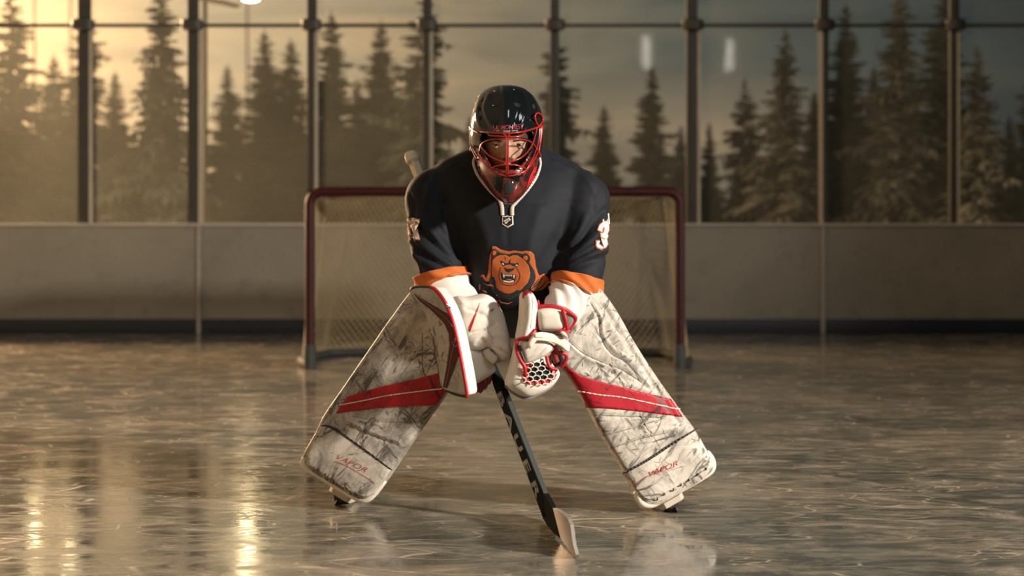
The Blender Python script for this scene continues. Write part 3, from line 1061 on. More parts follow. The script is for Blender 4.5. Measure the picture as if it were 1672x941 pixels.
HB = BVHTree.FromPolygons(hv, hf)

# eyes
M['eye_white'] = simple('eye_white', (.42, .40, .37), .25)
M['iris'] = simple('dark_brown_iris', (.012, .008, .006), .08, coat=.8)
M['lash'] = simple('dark_lashes', (.010, .007, .006), .6)
for ex, ey in ((809.5, 237.0), (847.0, 236.5)):
    h, _, _, _ = HB.ray_cast(CAM, ray(ex, ey).normalized())
    c = h + Vector((0, .0075, 0)); r = .0118
    m = MB(); m.sphere(c, r, 24, 16, Matrix.Rotation(math.pi / 2, 3, 'X')); e = m.build('eye', M['eye_white'], person, sharp=0)
    look = (CAM - c).normalized()
    R = look.to_track_quat('Z', 'Y').to_matrix()
    m = MB(); m.sphere(c + look * (r * .80), (.0062, .0062, .0031), 20, 8, R); m.build('iris', M['iris'], e)
    m = MB()
    for up_, lim in ((1, .16), (-1, -.34)):
        vs, fs = ball((0, 0, 0), 1.0, 28, 24)
        keep = []
        for f in fs:
            cc = sum((vs[i] for i in f), Vector((0, 0, 0))) / len(f)
            el = cc.z
            if cc.y < .45 and ((up_ > 0 and el > lim + .10 * cc.x * cc.x - .12 * abs(cc.x) * 0) or (up_ < 0 and el < lim + .25 * cc.x * cc.x)):
                keep.append(f)
        m.add([c + v * (r * 1.13) for v in vs], keep)
    m.build('eyelids', M['skin'], person, sharp=0)
    pts = []
    for k in range(9):
        x = -.9 + 1.8 * k / 8
        z = .16 + .10 * x * x
        y = -math.sqrt(max(0, 1 - x * x - z * z))
        pts.append(c + Vector((x, y, z)) * (r * 1.15))
    m = MB(); m.tube(pts, [.0006] + [.0013] * 7 + [.0006], 6); m.build('eyelashes', M['lash'], person)
for pl in ([(797, 231.5), (806, 227.5), (818, 229.5), (818, 231.5), (806, 230), (797, 233)], [(838, 229.5), (850, 227), (861, 231), (861, 232.5), (850, 229.8), (838, 231.8)]):
    drape_polys('eyebrow', [pl], HB, .0008, M['lash'], person, maxlen=2, thick=.001)
M['lip'] = simple('lips', (.30, .105, .085), .4)
drape_polys('lips', [[(817, 271.5), (823, 268.5), (829, 269.5), (835, 268.5), (842, 271.5), (836, 275.5), (829, 277), (822, 275.5)]], HB, .0006, M['lip'], person, maxlen=2, thick=0)

# ------------------------------------------------------------------ jersey
def sculpted(name, mb, voxel, smooth_it, fn, mat, parent, keep=None):
    o = mesh_obj('raw', mb.v, mb.f, None, None, False)
    md = o.modifiers.new('r', 'REMESH'); md.mode = 'VOXEL'; md.voxel_size = voxel
    ms = o.modifiers.new('s', 'SMOOTH'); ms.iterations = smooth_it; ms.factor = .5
    bpy.context.view_layer.update()
    me = bpy.data.meshes.new_from_object(o.evaluated_get(bpy.context.evaluated_depsgraph_get()))
    bpy.data.objects.remove(o)
    vs = [v.co.copy() for v in me.vertices]
    if fn is not None:
        vs = [v + n * fn(v, n) for v, n in zip(vs, [x.normal.copy() for x in me.vertices])]
    fs = [tuple(p_.vertices) for p_ in me.polygons]
    bpy.data.meshes.remove(me)
    if keep is not None:
        fs = [f for f in fs if keep(sum((vs[i] for i in f), Vector((0, 0, 0))) / len(f))]
    return mesh_obj(name, vs, fs, mat, parent)

def seg_d(px, py, line):
    best = 1e9
    for (ax, ay), (bx_, by_) in zip(line[:-1], line[1:]):
        dx, dy = bx_ - ax, by_ - ay
        t_ = max(0, min(1, ((px - ax) * dx + (py - ay) * dy) / (dx * dx + dy * dy + 1e-9)))
        best = min(best, (px - ax - t_ * dx) ** 2 + (py - ay - t_ * dy) ** 2)
    return math.sqrt(best)

def lines_disp(lines):
    """lines of (points, depth in metres, width in picture units) -> displacement"""
    pre = []
    for pts, dep, w in lines:
        q = catmull(pts, 5) if len(pts) > 2 else pts
        xs = [a for a, b in q]; ys = [b for a, b in q]
        pre.append((q, dep, w, min(xs) - 3 * w, max(xs) + 3 * w, min(ys) - 3 * w, max(ys) + 3 * w))
    def fn(px, py):
        d = 0
        for q, dep, w, x0, x1, y0, y1 in pre:
            if x0 < px < x1 and y0 < py < y1:
                d += dep * math.exp(-(seg_d(px, py, q) / w) ** 2)
        return d
    return fn

jm = MB()
tor = [(.655, -.005, .165, 4.66, 5.20), (.70, -.005, .175, 4.62, 5.21), (.778, -.005, .185, 4.585, 5.17), (.878, -.006, .20, 4.565, 5.10), (.978, -.010, .232, 4.575, 5.00),
       (1.06, -.014, .265, 4.605, 4.95), (1.115, -.016, .262, 4.635, 4.90), (1.150, -.016, .228, 4.66, 4.87), (1.178, -.016, .175, 4.675, 4.84), (1.202, -.014, .128, 4.69, 4.82), (1.218, -.014, .10, 4.695, 4.81)]
jm.loft([ring_xyz(*r, n=72, p=2.5) for r in catmull(tor, 5)])
ARML = [(764, 302, 4.76, .06), (711, 321, 4.74, .095), (707, 350, 4.72, .087), (711, 400, 4.69, .084), (719, 437, 4.665, .084), (727, 470, 4.65, .085), (742, 490, 4.62, .070), (772, 512, 4.59, .050)]
ARMR = [(893, 298, 4.76, .06), (946, 321, 4.74, .094), (953, 350, 4.71, .085), (953, 400, 4.68, .084), (946, 440, 4.66, .081), (938, 477, 4.64, .079), (925, 500, 4.61, .070), (904, 526, 4.56, .050)]
PL = ring_path(ARML, 8); PR = ring_path(ARMR, 8)
def cut(pr, i0, i1): return pr[0][i0:i1 + 1], pr[1][i0:i1 + 1]
jm.tube(*cut(PL, 0, 36), 32)
jm.tube(*cut(PR, 0, 36), 32)
JC = lines_disp([
    ([(683, 372), (712, 400), (752, 436)], -.010, 5), ([(674, 400), (705, 425), (745, 447)], -.008, 5), ([(700, 345), (728, 385), (757, 425)], -.007, 6),
    ([(690, 360), (730, 415), (750, 430)], .006, 5), ([(680, 418), (720, 440), (750, 452)], .005, 5), ([(672, 385), (700, 412), (735, 432)], .006, 4),
    ([(722, 318), (728, 360), (752, 420)], -.004, 4),
    ([(985, 345), (955, 385), (925, 412)], -.009, 6), ([(992, 392), (955, 412), (918, 432)], -.009, 5), ([(990, 420), (950, 432), (915, 445)], -.007, 5),
    ([(988, 370), (960, 398), (925, 425)], .006, 5), ([(988, 407), (950, 422), (920, 438)], .006, 4), ([(972, 325), (968, 358), (945, 395), (918, 425)], -.005, 4),
    ([(955, 352), (946, 378), (930, 400)], .004, 4),
    ([(690, 333), (760, 327), (828, 336), (900, 329), (968, 333)], -.0025, 1.8),
    ([(740, 268), (706, 300), (690, 350)], .0025, 2.0), ([(700, 292), (690, 300), (686, 318)], -.005, 4), ([(712, 285), (700, 300), (696, 320)], .004, 4),
    ([(770, 400), (800, 440), (810, 500)], -.004, 9), ([(905, 395), (880, 440), (872, 490)], -.004, 9), ([(828, 340), (828, 400)], -.0025, 3),
    ([(780, 350), (795, 390), (800, 430)], .003, 9), ([(880, 345), (868, 390), (860, 420)], .003, 9),
    ([(970, 285), (982, 300), (978, 335)], -.004, 4), ([(905, 262), (955, 290), (975, 330)], .002, 3),
    ([(668, 318), (676, 340), (672, 365)], -.006, 4), ([(670, 395), (684, 425), (690, 445)], .006, 4), ([(668, 430), (680, 450), (700, 456)], -.005, 4)])
def jersey_fn(v, n):
    px, py = proj(v)
    d = .0035 * mnoise.noise(v * 9.0) + .0018 * mnoise.noise(v * 22.0)
    if n.y < .25: d += 1.4 * JC(px, py)
    return d
jersey = sculpted('jersey', jm, .0085, 12, jersey_fn, M['navy'], person)
tag(jersey, 'dark navy jersey')
JB = bvh_of(jersey)
# sleeve bands and cuffs
def sleeve(pr, i0, i1, name, mat, grow, sd, lab=None):
    pts, rs = cut(pr, i0, i1)
    q = catmull([(*p_, r) for p_, r in zip(pts, rs)], 3)
    pts = [Vector(v[:3]) for v in q]; rs = [v[3] + grow for v in q]
    vs, fs = tube(pts, rs, 56, cap=False)
    out = []
    c0 = sum(pts, Vector()) / len(pts)
    n_ = len(pts)
    for i, v in enumerate(vs):
        c = pts[i // 56]
        rad = (v - c)
        L = rad.length; rad.normalize()
        a = i % 56
        d = .006 * mnoise.noise(Vector((v.x * 16 + sd, v.y * 16, v.z * 34))) + .0035 * math.sin(a / 56 * 6.283 * 7 + sd + (i // 56) * .35)
        out.append(c + rad * (L + d))
    o = mesh_obj(name, out, fs, mat, jersey, label=lab)
    md = o.modifiers.new('cloth', 'SOLIDIFY'); md.thickness = .003; md.offset = -1
    return o
SB1 = sleeve(PL, 34, 41, 'sleeve_band', M['orange_cloth'], .009, 0, 'orange sleeve band')
SC1 = sleeve(PL, 40, 56, 'sleeve_cuff', M['white_cloth'], .003, 0, 'white sleeve cuff')
SB2 = sleeve(PR, 35, 42, 'sleeve_band', M['orange_cloth'], .009, 5, 'orange sleeve band')
SC2 = sleeve(PR, 41, 56, 'sleeve_cuff', M['white_cloth'], .003, 5, 'white sleeve cuff')
# collar
drape_polys('collar_trim', ribbon([(776, 256), (773.5, 268), (781, 288), (799, 311), (814, 325), (819, 336), (820.5, 352)], [4, 4.5, 4.5, 5, 6, 6.5, 5.5]) +
            ribbon([(881, 258), (882, 271), (874, 293), (856, 317), (841, 333), (836.5, 340), (836.5, 352)], [3.5, 4, 4.5, 5, 5, 6, 6]), JB, .003, M['grey_trim'], jersey, maxlen=5, label='pale collar trim')
# league shield patch
sh = [(820, 352.5), (824, 353.5), (828.5, 352.3), (833, 353.5), (838, 352.5), (838, 357), (838.5, 367), (834, 369.5), (829, 372.5), (824, 369.5), (819.3, 366.5), (819.8, 358)]
def scale_poly(pl, k):
    cx = sum(a for a, b in pl) / len(pl); cy = sum(b for a, b in pl) / len(pl)
    return [(cx + (a - cx) * k, cy + (b - cy) * k) for a, b in pl]
shield = drape_polys('shield_patch', [sh], JB, .0025, M['grey_trim'], jersey, maxlen=3, label='small grey and black league shield')
drape_polys('shield_field', [scale_poly(sh, .80)], JB, .0034, M['crest_dark'], shield, maxlen=3, thick=.0006) if False else None
o = drape_polys('shield_field', [scale_poly(sh, .80)], JB, .0034, M['crest_dark'], jersey, maxlen=3, thick=.0006)
drape_polys('shield_bar', [[(821.5, 361.5), (831.5, 355.5), (834.5, 359.5), (824.8, 366.5)]], JB, .0040, M['grey_trim'], jersey, maxlen=2, thick=.0004)
drape('shield_lettering', text_bm('NHL', (828, 361.2), (.84, -.54), (-.54, -.84), 3.6, 1.0, 1.0), JB, .0046, M['crest_dark'], jersey, thick=0)
# bear crest: layers of twill traced from the picture
def Z(pts, ox=770.0, oy=390.0, k=7.236): return [(ox + a / k, oy + b / k) for a, b in pts]
outer = Z([(240, 88), (290, 92), (345, 128), (440, 150), (500, 138), (590, 150), (640, 140), (700, 150), (735, 185), (748, 260), (755, 330), (778, 395), (795, 435), (855, 412), (870, 440), (890, 440), (895, 465), (915, 470), (912, 495), (922, 515), (880, 560), (830, 600), (740, 622), (690, 605), (700, 560), (730, 520), (742, 490), (715, 470), (660, 540), (575, 612), (500, 640), (440, 655), (370, 630), (310, 590), (290, 520), (250, 480), (210, 500), (180, 505), (150, 480), (130, 450), (105, 445), (130, 418), (150, 432), (170, 470), (195, 400), (210, 300), (215, 200), (235, 150)])
black = Z([(240, 125), (280, 118), (318, 150), (345, 165), (440, 182), (490, 165), (540, 162), (600, 180), (650, 168), (685, 200), (690, 240), (680, 280), (735, 370), (752, 440), (745, 490), (700, 540), (660, 600), (580, 640), (440, 720), (320, 690), (240, 600), (205, 520), (215, 470), (235, 420), (235, 250)])
face = Z([(245, 250), (285, 210), (340, 190), (400, 190), (445, 212), (490, 192), (540, 195), (590, 225), (640, 270), (672, 320), (688, 400), (680, 460), (655, 520), (600, 580), (570, 610), (530, 605), (500, 625), (440, 650), (390, 640), (330, 605), (298, 570), (290, 500), (270, 450), (243, 440)])
crest = drape_polys('bear_crest', [outer], JB, .0022, M['crest_orange'], jersey, maxlen=4, label='orange snarling bear head crest')
CH = jersey
def crest_part(nm, polys, off, mt, ml=3.0):
    return drape_polys(nm, polys, JB, off, mt, jersey, maxlen=ml, thick=.0004)
crest_part('crest_outline', [black], .0029, M['crest_dark'])
crest_part('crest_face', [face], .0036, M['crest_orange'])
crest_part('crest_ear', [Z([(248, 150), (265, 138), (285, 142), (295, 165), (280, 190), (262, 200), (245, 185)])], .0036, M['crest_orange'])
crest_part('crest_ear', [Z([(608, 215), (630, 195), (655, 205), (660, 230), (645, 258), (622, 250), (605, 235)])], .0036, M['crest_orange'])
arm1 = [Z([(690, 600), (730, 560), (800, 500), (820, 455), (826, 470), (800, 520), (740, 575)]), Z([(745, 605), (800, 580), (850, 530), (868, 490), (868, 515), (840, 560), (790, 600)]), Z([(700, 560), (760, 510), (800, 465), (780, 505), (730, 550)])]
for pl_ in arm1: crest_part('crest_claw_line', [pl_], .0030, M['crest_dark'])
for pl_ in [Z([(95, 600), (92, 560), (102, 530), (108, 560), (104, 600)]), Z([(130, 600), (170, 615), (190, 638), (160, 632)]), Z([(140, 515), (180, 540), (230, 535), (260, 550), (262, 590), (250, 560), (190, 552)]),
                                Z([(320, 712), (360, 745), (430, 755), (485, 738), (430, 770), (350, 756)]), Z([(296, 655), (312, 655), (308, 676), (298, 674)])]:
    crest_part('crest_fur_stroke', [pl_], .0030, M['crest_orange'])
crest_part('crest_muzzle_line', ribbon(Z([(345, 335), (332, 400), (335, 470), (370, 530), (450, 548), (520, 530), (560, 480), (570, 420), (545, 365), (520, 330)]), 1.0), .0042, M['crest_dark'])
crest_part('crest_brow', [Z([(338, 262), (360, 258), (400, 285), (470, 285), (520, 292), (545, 275), (560, 305), (545, 330), (500, 322), (455, 300), (400, 308), (380, 325), (362, 300)]),
                          Z([(440, 285), (445, 255), (475, 232), (455, 262), (465, 285)]), Z([(390, 215), (405, 225), (402, 250)])], .0042, M['crest_dark'])
crest_part('crest_eye', [Z([(358, 285), (372, 285), (384, 300), (378, 312), (366, 300)])], .0047, M['crest_white'], 2)
crest_part('crest_eye', [Z([(514, 312), (528, 300), (545, 312), (532, 324)])], .0047, M['crest_white'], 2)
crest_part('crest_nose', [Z([(385, 335), (420, 350), (470, 350), (508, 335), (500, 365), (475, 380), (440, 395), (405, 378)])], .0042, M['crest_dark'])
crest_part('crest_mouth', [Z([(350, 380), (372, 415), (440, 410), (525, 425), (520, 470), (500, 510), (430, 518), (370, 495), (352, 440)])], .0042, M['crest_dark'])
teeth = [Z([(368, 418), (392, 422), (384, 462), (376, 450)])] + [Z([(398 + 16 * k, 421), (412 + 16 * k, 421), (406 + 16 * k, 445)]) for k in range(5)] + [Z([(482, 424), (510, 428), (500, 470), (492, 455)]),
         Z([(368, 478), (380, 488), (440, 500), (490, 485), (500, 490), (490, 508), (440, 514), (385, 505)])]
for pl_ in teeth: crest_part('crest_tooth', [pl_], .0047, M['crest_white'], 2)
crest_part('crest_tongue', [Z([(400, 478), (440, 470), (480, 478), (450, 492), (415, 490)])], .0047, M['crest_orange'], 2)
# sleeve numbers
def num3(ox, oy, k): return [(ox + a * k, oy + b * k) for a, b in [(265, 330), (280, 290), (320, 255), (355, 245), (372, 270), (372, 330), (355, 365), (368, 395), (365, 450), (340, 495), (300, 512), (262, 500), (250, 465), (255, 430), (310, 430), (312, 460), (330, 452), (330, 405), (300, 395), (295, 365), (325, 350), (332, 300), (312, 310), (305, 345)]]
def Zr(pts): return [(930 + a / 5.875, 320 + b / 5.875) for a, b in pts]
three = Zr([(265, 330), (280, 290), (320, 255), (355, 245), (370, 262), (372, 330), (355, 365), (370, 395), (368, 450), (345, 495), (300, 514), (262, 502), (250, 465), (255, 430), (308, 430), (312, 462), (330, 452), (330, 405), (298, 398), (293, 365), (322, 352), (332, 302), (314, 310), (305, 347)])
three_b = Zr([(256, 335), (272, 284), (316, 246), (355, 236), (376, 256), (379, 332), (364, 365), (377, 392), (375, 454), (350, 503), (300, 523), (255, 510), (241, 465), (246, 421), (316, 421), (318, 448), (322, 412), (290, 405), (285, 357), (313, 346), (322, 312), (321, 318), (311, 357)])
drape_polys('sleeve_number', [three_b], JB, .0022, M['crest_orange'], jersey, maxlen=3, thick=.0006, label='orange edge of the numeral 3')
drape_polys('sleeve_number', [three], JB, .0032, M['white_cloth'], jersey, maxlen=3, thick=.0006, label='white numeral 3')
drape_polys('sleeve_number', [[(991.2, 349), (995, 348), (996, 365), (993, 366)]], JB, .003, M['white_cloth'], jersey, maxlen=3, thick=.0006, label='edge of a white numeral')
drape_polys('sleeve_number', [[(663.5, 351), (671, 359), (680.5, 362), (686.5, 392.5), (677, 394), (672, 368), (669.5, 366), (673.5, 386), (666, 386)]], JB, .0022, M['crest_orange'], jersey, maxlen=3, thick=.0006, label='orange edge of a numeral')
drape_polys('sleeve_number', [[(663, 352), (671, 360.5), (679.5, 363.5), (685, 391), (678, 392), (673, 368), (667.5, 364), (671.5, 384), (666, 384)]], JB, .0032, M['grey_trim'], jersey, maxlen=3, thick=.0006, label='pale numeral')

# ------------------------------------------------------------------ pants and leggings
pm = MB()
pm.loft([ring_xyz(*r, n=48, p=2.4) for r in catmull([(.56, 0, .15, 4.80, 5.08), (.64, 0, .19, 4.75, 5.18), (.74, 0, .20, 4.72, 5.22), (.84, 0, .19, 4.74, 5.18)], 4)])
for sg in (-1, 1):
    hip, kn, an = LEGS[sg]
    q = catmull([(*(hip + Vector((0, -.05, -.02))), .15), (*hip.lerp(kn, .5), .145), (*(kn + Vector((0, .06, -.01))), .125)], 6)
    pm.tube([Vector(v[:3]) for v in q], [v[3] for v in q], 28)
pants = sculpted('goalie_pants', pm, .012, 5, lambda v, n: .006 * mnoise.noise(v * 8) + .003 * mnoise.noise(v * 19), M['pants'], person)
tag(pants, 'dark slate padded pants')
for sg in (-1, 1):
    hip, kn, an = LEGS[sg]
    q = catmull([(*(kn + Vector((0, .03, 0))), .085), (*(kn.lerp(an, .4) + Vector((0, .05, 0))), .075), (*an, .055)], 6)
    m = MB(); m.tube([Vector(v[:3]) for v in q], [v[3] for v in q], 24); m.build('legging', M['navy'], person, sharp=0)
# ------------------------------------------------------------------ goalie mask
LV = [(139.3, 826, 5, 4.585, 4.615), (141.5, 826, 19, 4.56, 4.65), (146, 826, 32, 4.535, 4.685), (155, 826, 43, 4.505, 4.715), (166, 827, 50, 4.485, 4.735), (180, 827.5, 56, 4.465, 4.75),
      (197, 827.5, 59.8, 4.45, 4.76), (215, 827, 61, 4.44, 4.755), (232, 826.5, 60.5, 4.438, 4.75), (248, 827, 57.5, 4.435, 4.735), (258, 828, 52.5, 4.432, 4.72), (266, 828.5, 49.8, 4.43, 4.70), (284, 829, 45, 4.422, 4.655), (303, 830, 36, 4.424, 4.61),
      (319, 830, 23.5, 4.434, 4.55), (330, 830.5, 11, 4.45, 4.50), (333.5, 830.5, 3, 4.465, 4.485)]
LVc = catmull(LV, 8)
OPEN = [(786, 215), (800, 218), (824, 219.5), (850, 218), (869, 214), (873, 228), (868, 247), (858, 264), (846, 274.5), (831, 278), (815, 276.5), (801, 271), (790, 253), (784, 232)]
def inpoly(x, y, pl):
    r = False
    n = len(pl)
    for i in range(n):
        (x1, y1), (x2, y2) = pl[i], pl[(i + 1) % n]
        if (y1 > y) != (y2 > y) and x < (x2 - x1) * (y - y1) / (y2 - y1) + x1: r = not r
    return r
NR = 144
def mask_ring(py, cx, hw, yf, yb):
    ym = (yf + yb) / 2; hd = (yb - yf) / 2
    c = P(cx, py, ym); w = hw * ym / F
    p = 2.25 if py < 262 else 2.0
    out = []
    for j in range(NR):
        a = 2 * math.pi * j / NR
        cc, s = math.cos(a), math.sin(a)
        x = math.copysign(abs(cc) ** (2 / p), cc); y = math.copysign(abs(s) ** (2 / p), s)
        v = Vector((c.x + w * x, c.y + hd * y, c.z))
        if y < .2 and 141 < py < 262:
            px, _ = proj(v)
            d = 0
            e = abs(px - 826.3)
            d += .0045 * max(0, min(1, (8.5 - e) / 1.6)) * min(1, (py - 140) / 5)
            for line, dep, wd in RIDG: d += dep * math.exp(-(seg_d(px, py, line) / wd) ** 2)
            v = v + Vector((x, y, .25)).normalized() * d
        out.append(v)
    return out
RIDG = [(catmull([(798, 160), (792, 180), (797, 200), (806, 214)], 5), .0045, 3.2), (catmull([(853, 158), (861, 178), (857, 198), (850, 214)], 5), .0045, 3.2),
        (catmull([(783, 168), (778, 190), (784, 212)], 5), .003, 3.0), (catmull([(872, 168), (878, 188), (872, 210)], 5), .003, 3.0),
        (catmull([(806, 165), (808, 185), (814, 208)], 5), -.003, 4), (catmull([(846, 165), (845, 185), (840, 206)], 5), -.003, 4)]
i_split = next(i for i, l in enumerate(LVc) if l[0] >= 259)
def mask_piece(levels, cap_top, cap_bot):
    rings = [mask_ring(*l) for l in levels]
    vs, fs = loft(rings, False)
    out = []
    for f in fs:
        c = sum((vs[i] for i in f), Vector((0, 0, 0))) / len(f)
        px, py = proj(c)
        if c.y < 4.58 and inpoly(px, py, OPEN): continue
        out.append(f)
    if cap_top: out.append(tuple(range(NR)))
    return vs, out
vs, fs = mask_piece(LVc[:i_split + 1], True, False)
# the shell is open at the back of the neck
mask = mesh_obj('goalie_mask', vs, fs, M['shell_black'], person, label='gloss black goalie mask with red cage')
md = mask.modifiers.new('shell', 'SOLIDIFY'); md.thickness = .005; md.offset = -1
MBV = BVHTree.FromPolygons([Vector(v) for v in vs], fs)
m_, t_ = new_mat('mottled_red_black_paint')
tcn = t_.n('ShaderNodeTexCoord')
n1 = t_.n('ShaderNodeTexNoise', ins={'Vector': (tcn, 'Object'), 'Scale': 22.0, 'Detail': 8.0, 'Roughness': .7, 'Distortion': 1.0})
r1 = t_.ramp((n1, 0), [(.38, (.010, .007, .007)), (.50, (.10, .010, .007)), (.62, (.20, .022, .012)), (.75, (.03, .010, .008))])
b_ = t_.n('ShaderNodeBsdfPrincipled', ins={'Base Color': r1, 'Roughness': .25, 'Coat Weight': .6, 'Coat Roughness': .1})
t_.n('ShaderNodeOutputMaterial', ins={0: b_})
M['chin_paint'] = m_
vs, fs = mask_piece(LVc[i_split:], False, False)
fs.append(tuple(range((len(LVc) - i_split - 1) * NR, (len(LVc) - i_split) * NR)))
chin = mesh_obj('chin_guard', vs, fs, M['chin_paint'], mask, label='red and black chin guard')
md = chin.modifiers.new('shell', 'SOLIDIFY'); md.thickness = .004; md.offset = -1
CBV = BVHTree.FromPolygons([Vector(v) for v in vs], fs)
# panels on the chin
drape_polys('chin_panel', [[(864, 290), (871, 274), (876, 272), (874, 284), (866, 300), (858, 308)]], CBV, .0025, M['red_trim'], mask, maxlen=4, label='bright red side panel')
drape_polys('chin_panel', [[(779, 268), (783, 272), (784.5, 282), (781, 280)]], CBV, .0025, simple('blue_panel', (.03, .09, .16), .4), mask, maxlen=4, label='small blue side panel')
drape_polys('chin_panel', [[(808, 284), (850, 286), (846, 298), (836, 290), (822, 290), (818, 318), (808, 305)]], CBV, .002, M['shell_black'], mask, maxlen=4, label='black panel')
# raised plain oval boss on the chin (no design)
ov = [(830.5 + 10 * math.cos(a), 307 + 13 * math.sin(a)) for a in [2 * math.pi * k / 24 for k in range(24)]]
drape_polys('chin_boss', [ov], CBV, .004, M['chin_paint'], mask, maxlen=3, thick=.003)
drape_polys('chin_boss', [scale_poly(ov, .8)], CBV, .0052, M['liner'], mask, maxlen=3, thick=.001, label='dark plain oval')
# dark foam round the face
drape_polys('foam_liner', [[(783, 212), (873, 211), (876, 226), (862, 227.5), (850, 225.6), (828, 226), (808, 226.3), (795, 227.5), (780, 232)]], HB, .007, M['liner'], mask, maxlen=4, thick=.006)
drape_polys('foam_liner', [[(779, 229), (786, 229), (787.5, 240), (793, 256), (801, 270), (810, 281), (800, 284), (784, 262)]], HB, .008, M['liner'], mask, maxlen=4, thick=.006)
drape_polys('foam_liner', [[(878, 226), (871, 227), (869.5, 243), (863, 257), (855, 268), (846, 280), (860, 282), (876, 255)]], HB, .008, M['liner'], mask, maxlen=4, thick=.006)
# vents, rivets, fittings, lettering
for pl in ([(803, 171), (809, 169.5), (813, 172), (812, 174.5), (805, 174)], [(838, 168), (846, 168.5), (850, 172), (848, 176), (841, 174)], [(780, 176), (783.5, 173), (785.5, 178), (783.5, 182), (780.5, 181)],
           [(782, 191), (785, 189), (787, 193), (784.5, 196.5), (782.5, 196)], [(786.5, 161), (789.5, 158.5), (788.5, 165), (785.5, 167)], [(868, 172), (872, 170), (874, 177), (870, 178)]):
    drape_polys('vent', [pl], MBV, .0012, M['shell_hole'], mask, maxlen=2, thick=0)
for px, py in ((807, 149), (839, 146.5), (805, 172.5), (781, 252), (865, 262)):
    h, n, _, _ = MBV.ray_cast(CAM, ray(px, py).normalized())
    if h is None: continue
    m = MB(); m.sphere(h, (.0028, .0018, .0028), 12, 8); m.build('rivet', M['chrome'], mask)
drape('mask_lettering', text_bm('LABMOHRESY', (829.5, 208.4), (1, -.05), (.05, -1), 7.0, 1.2, .80, bold=.012), MBV, .0015, M['red_print'], mask, thick=0, label='small red lettering')
drape_polys('brow_badge', [[(821, 213), (834, 213), (832, 216), (823, 216)], [(811, 212.5), (820, 213), (820, 214.8), (811, 214.5)], [(835, 213), (846, 212), (845.5, 214), (835, 214.8)]], MBV, .0018, M['crest_grey'], mask, maxlen=3, thick=0)
# cage
def cy(px, py):
    e = abs(px - 828) / 61.0
    y = 4.392 + .165 * e ** 2.3
    if py > 262: y += .02 * ((py - 262) / 25) ** 2
    return y
def wire(pts, r=.0023, closed=False, dy=0.0):
    q = catmull(pts, 6, closed)
    cage.tube([P(a, b, cy(a, b) + dy) for a, b in q], r, 10, closed=closed)
cage = MB()
wire([(766.5, 210.5), (776, 213), (787, 215.4), (804, 217.2), (822, 217.8), (840, 217), (856, 214.6), (871, 210.2), (886.5, 204.5)], .0028)
wire([(796, 215.5), (797.5, 219.5), (801, 221.5), (822, 223), (842, 223), (853, 221.5), (857, 217.5)], .0026, dy=-.002)
wire([(783, 247), (785.5, 237), (792.4, 231), (805, 228), (825.6, 226.8), (849, 227.4), (863, 230), (871.5, 236), (877, 245)])
wire([(775, 212), (779, 226), (783.5, 237), (789.7, 245), (798, 253.5), (812, 261.3), (828, 264.8), (845, 260.6), (859, 251), (868.5, 237), (874, 221), (877, 208)])
wire([(820.5, 216), (823, 220), (826.3, 224), (826.6, 250), (827, 287)], .0024)
wire([(833, 216), (831.5, 220), (829.9, 224), (829.8, 250), (829.5, 287)], .0024)
wire([(767, 209), (769, 232), (776, 249), (788, 263.5), (800, 276), (812, 283), (828, 287.2), (845, 285), (861.5, 275.5), (874, 257), (881, 240), (884, 206)], .0026)
wire([(801, 277), (807.6, 272.2), (820, 269.6), (829, 269.4), (842, 269.6), (854.6, 273.4), (861, 278)])
wire([(804, 277), (815, 281.5), (828, 283.4), (843, 281.5), (853, 278)], .0022, dy=.004)
wire([(881.5, 208), (879, 232), (871, 256), (862, 273), (853.5, 288)])
wire([(885.5, 206), (883, 228), (880, 246), (883, 256)], .0034)
wire([(767.5, 208), (768.5, 235), (773, 249), (779, 260)], .003)
wire([(775, 214), (779, 240), (787, 260), (800, 273), (811, 281)])
wire([(873.5, 191), (875, 186.5), (879, 184.8), (884, 188), (886, 196), (883, 203), (879, 205), (875.5, 199.5)], .0030, closed=True)
cage.build('cage', M['cage_red'], mask, sharp=0, label='red wire face cage')
m = MB(); m.sphere(P(884, 199, 4.55), (.0035, .004, .007), 12, 8); m.build('cage_clip', M['chrome'], mask)
m = MB(); m.tube([P(768, 207, 4.545), P(775, 213, 4.50), P(781, 217, 4.47)], [.005, .006, .004], 10, flat=.5); m.build('cage_clip', M['cage_red'], mask)
m = MB(); m.box(P(770, 240, 4.56), (.004, .012, .016), Matrix.Rotation(.15, 3, 'Y'), .003); m.build('cage_clip', M['cage_red'], mask)
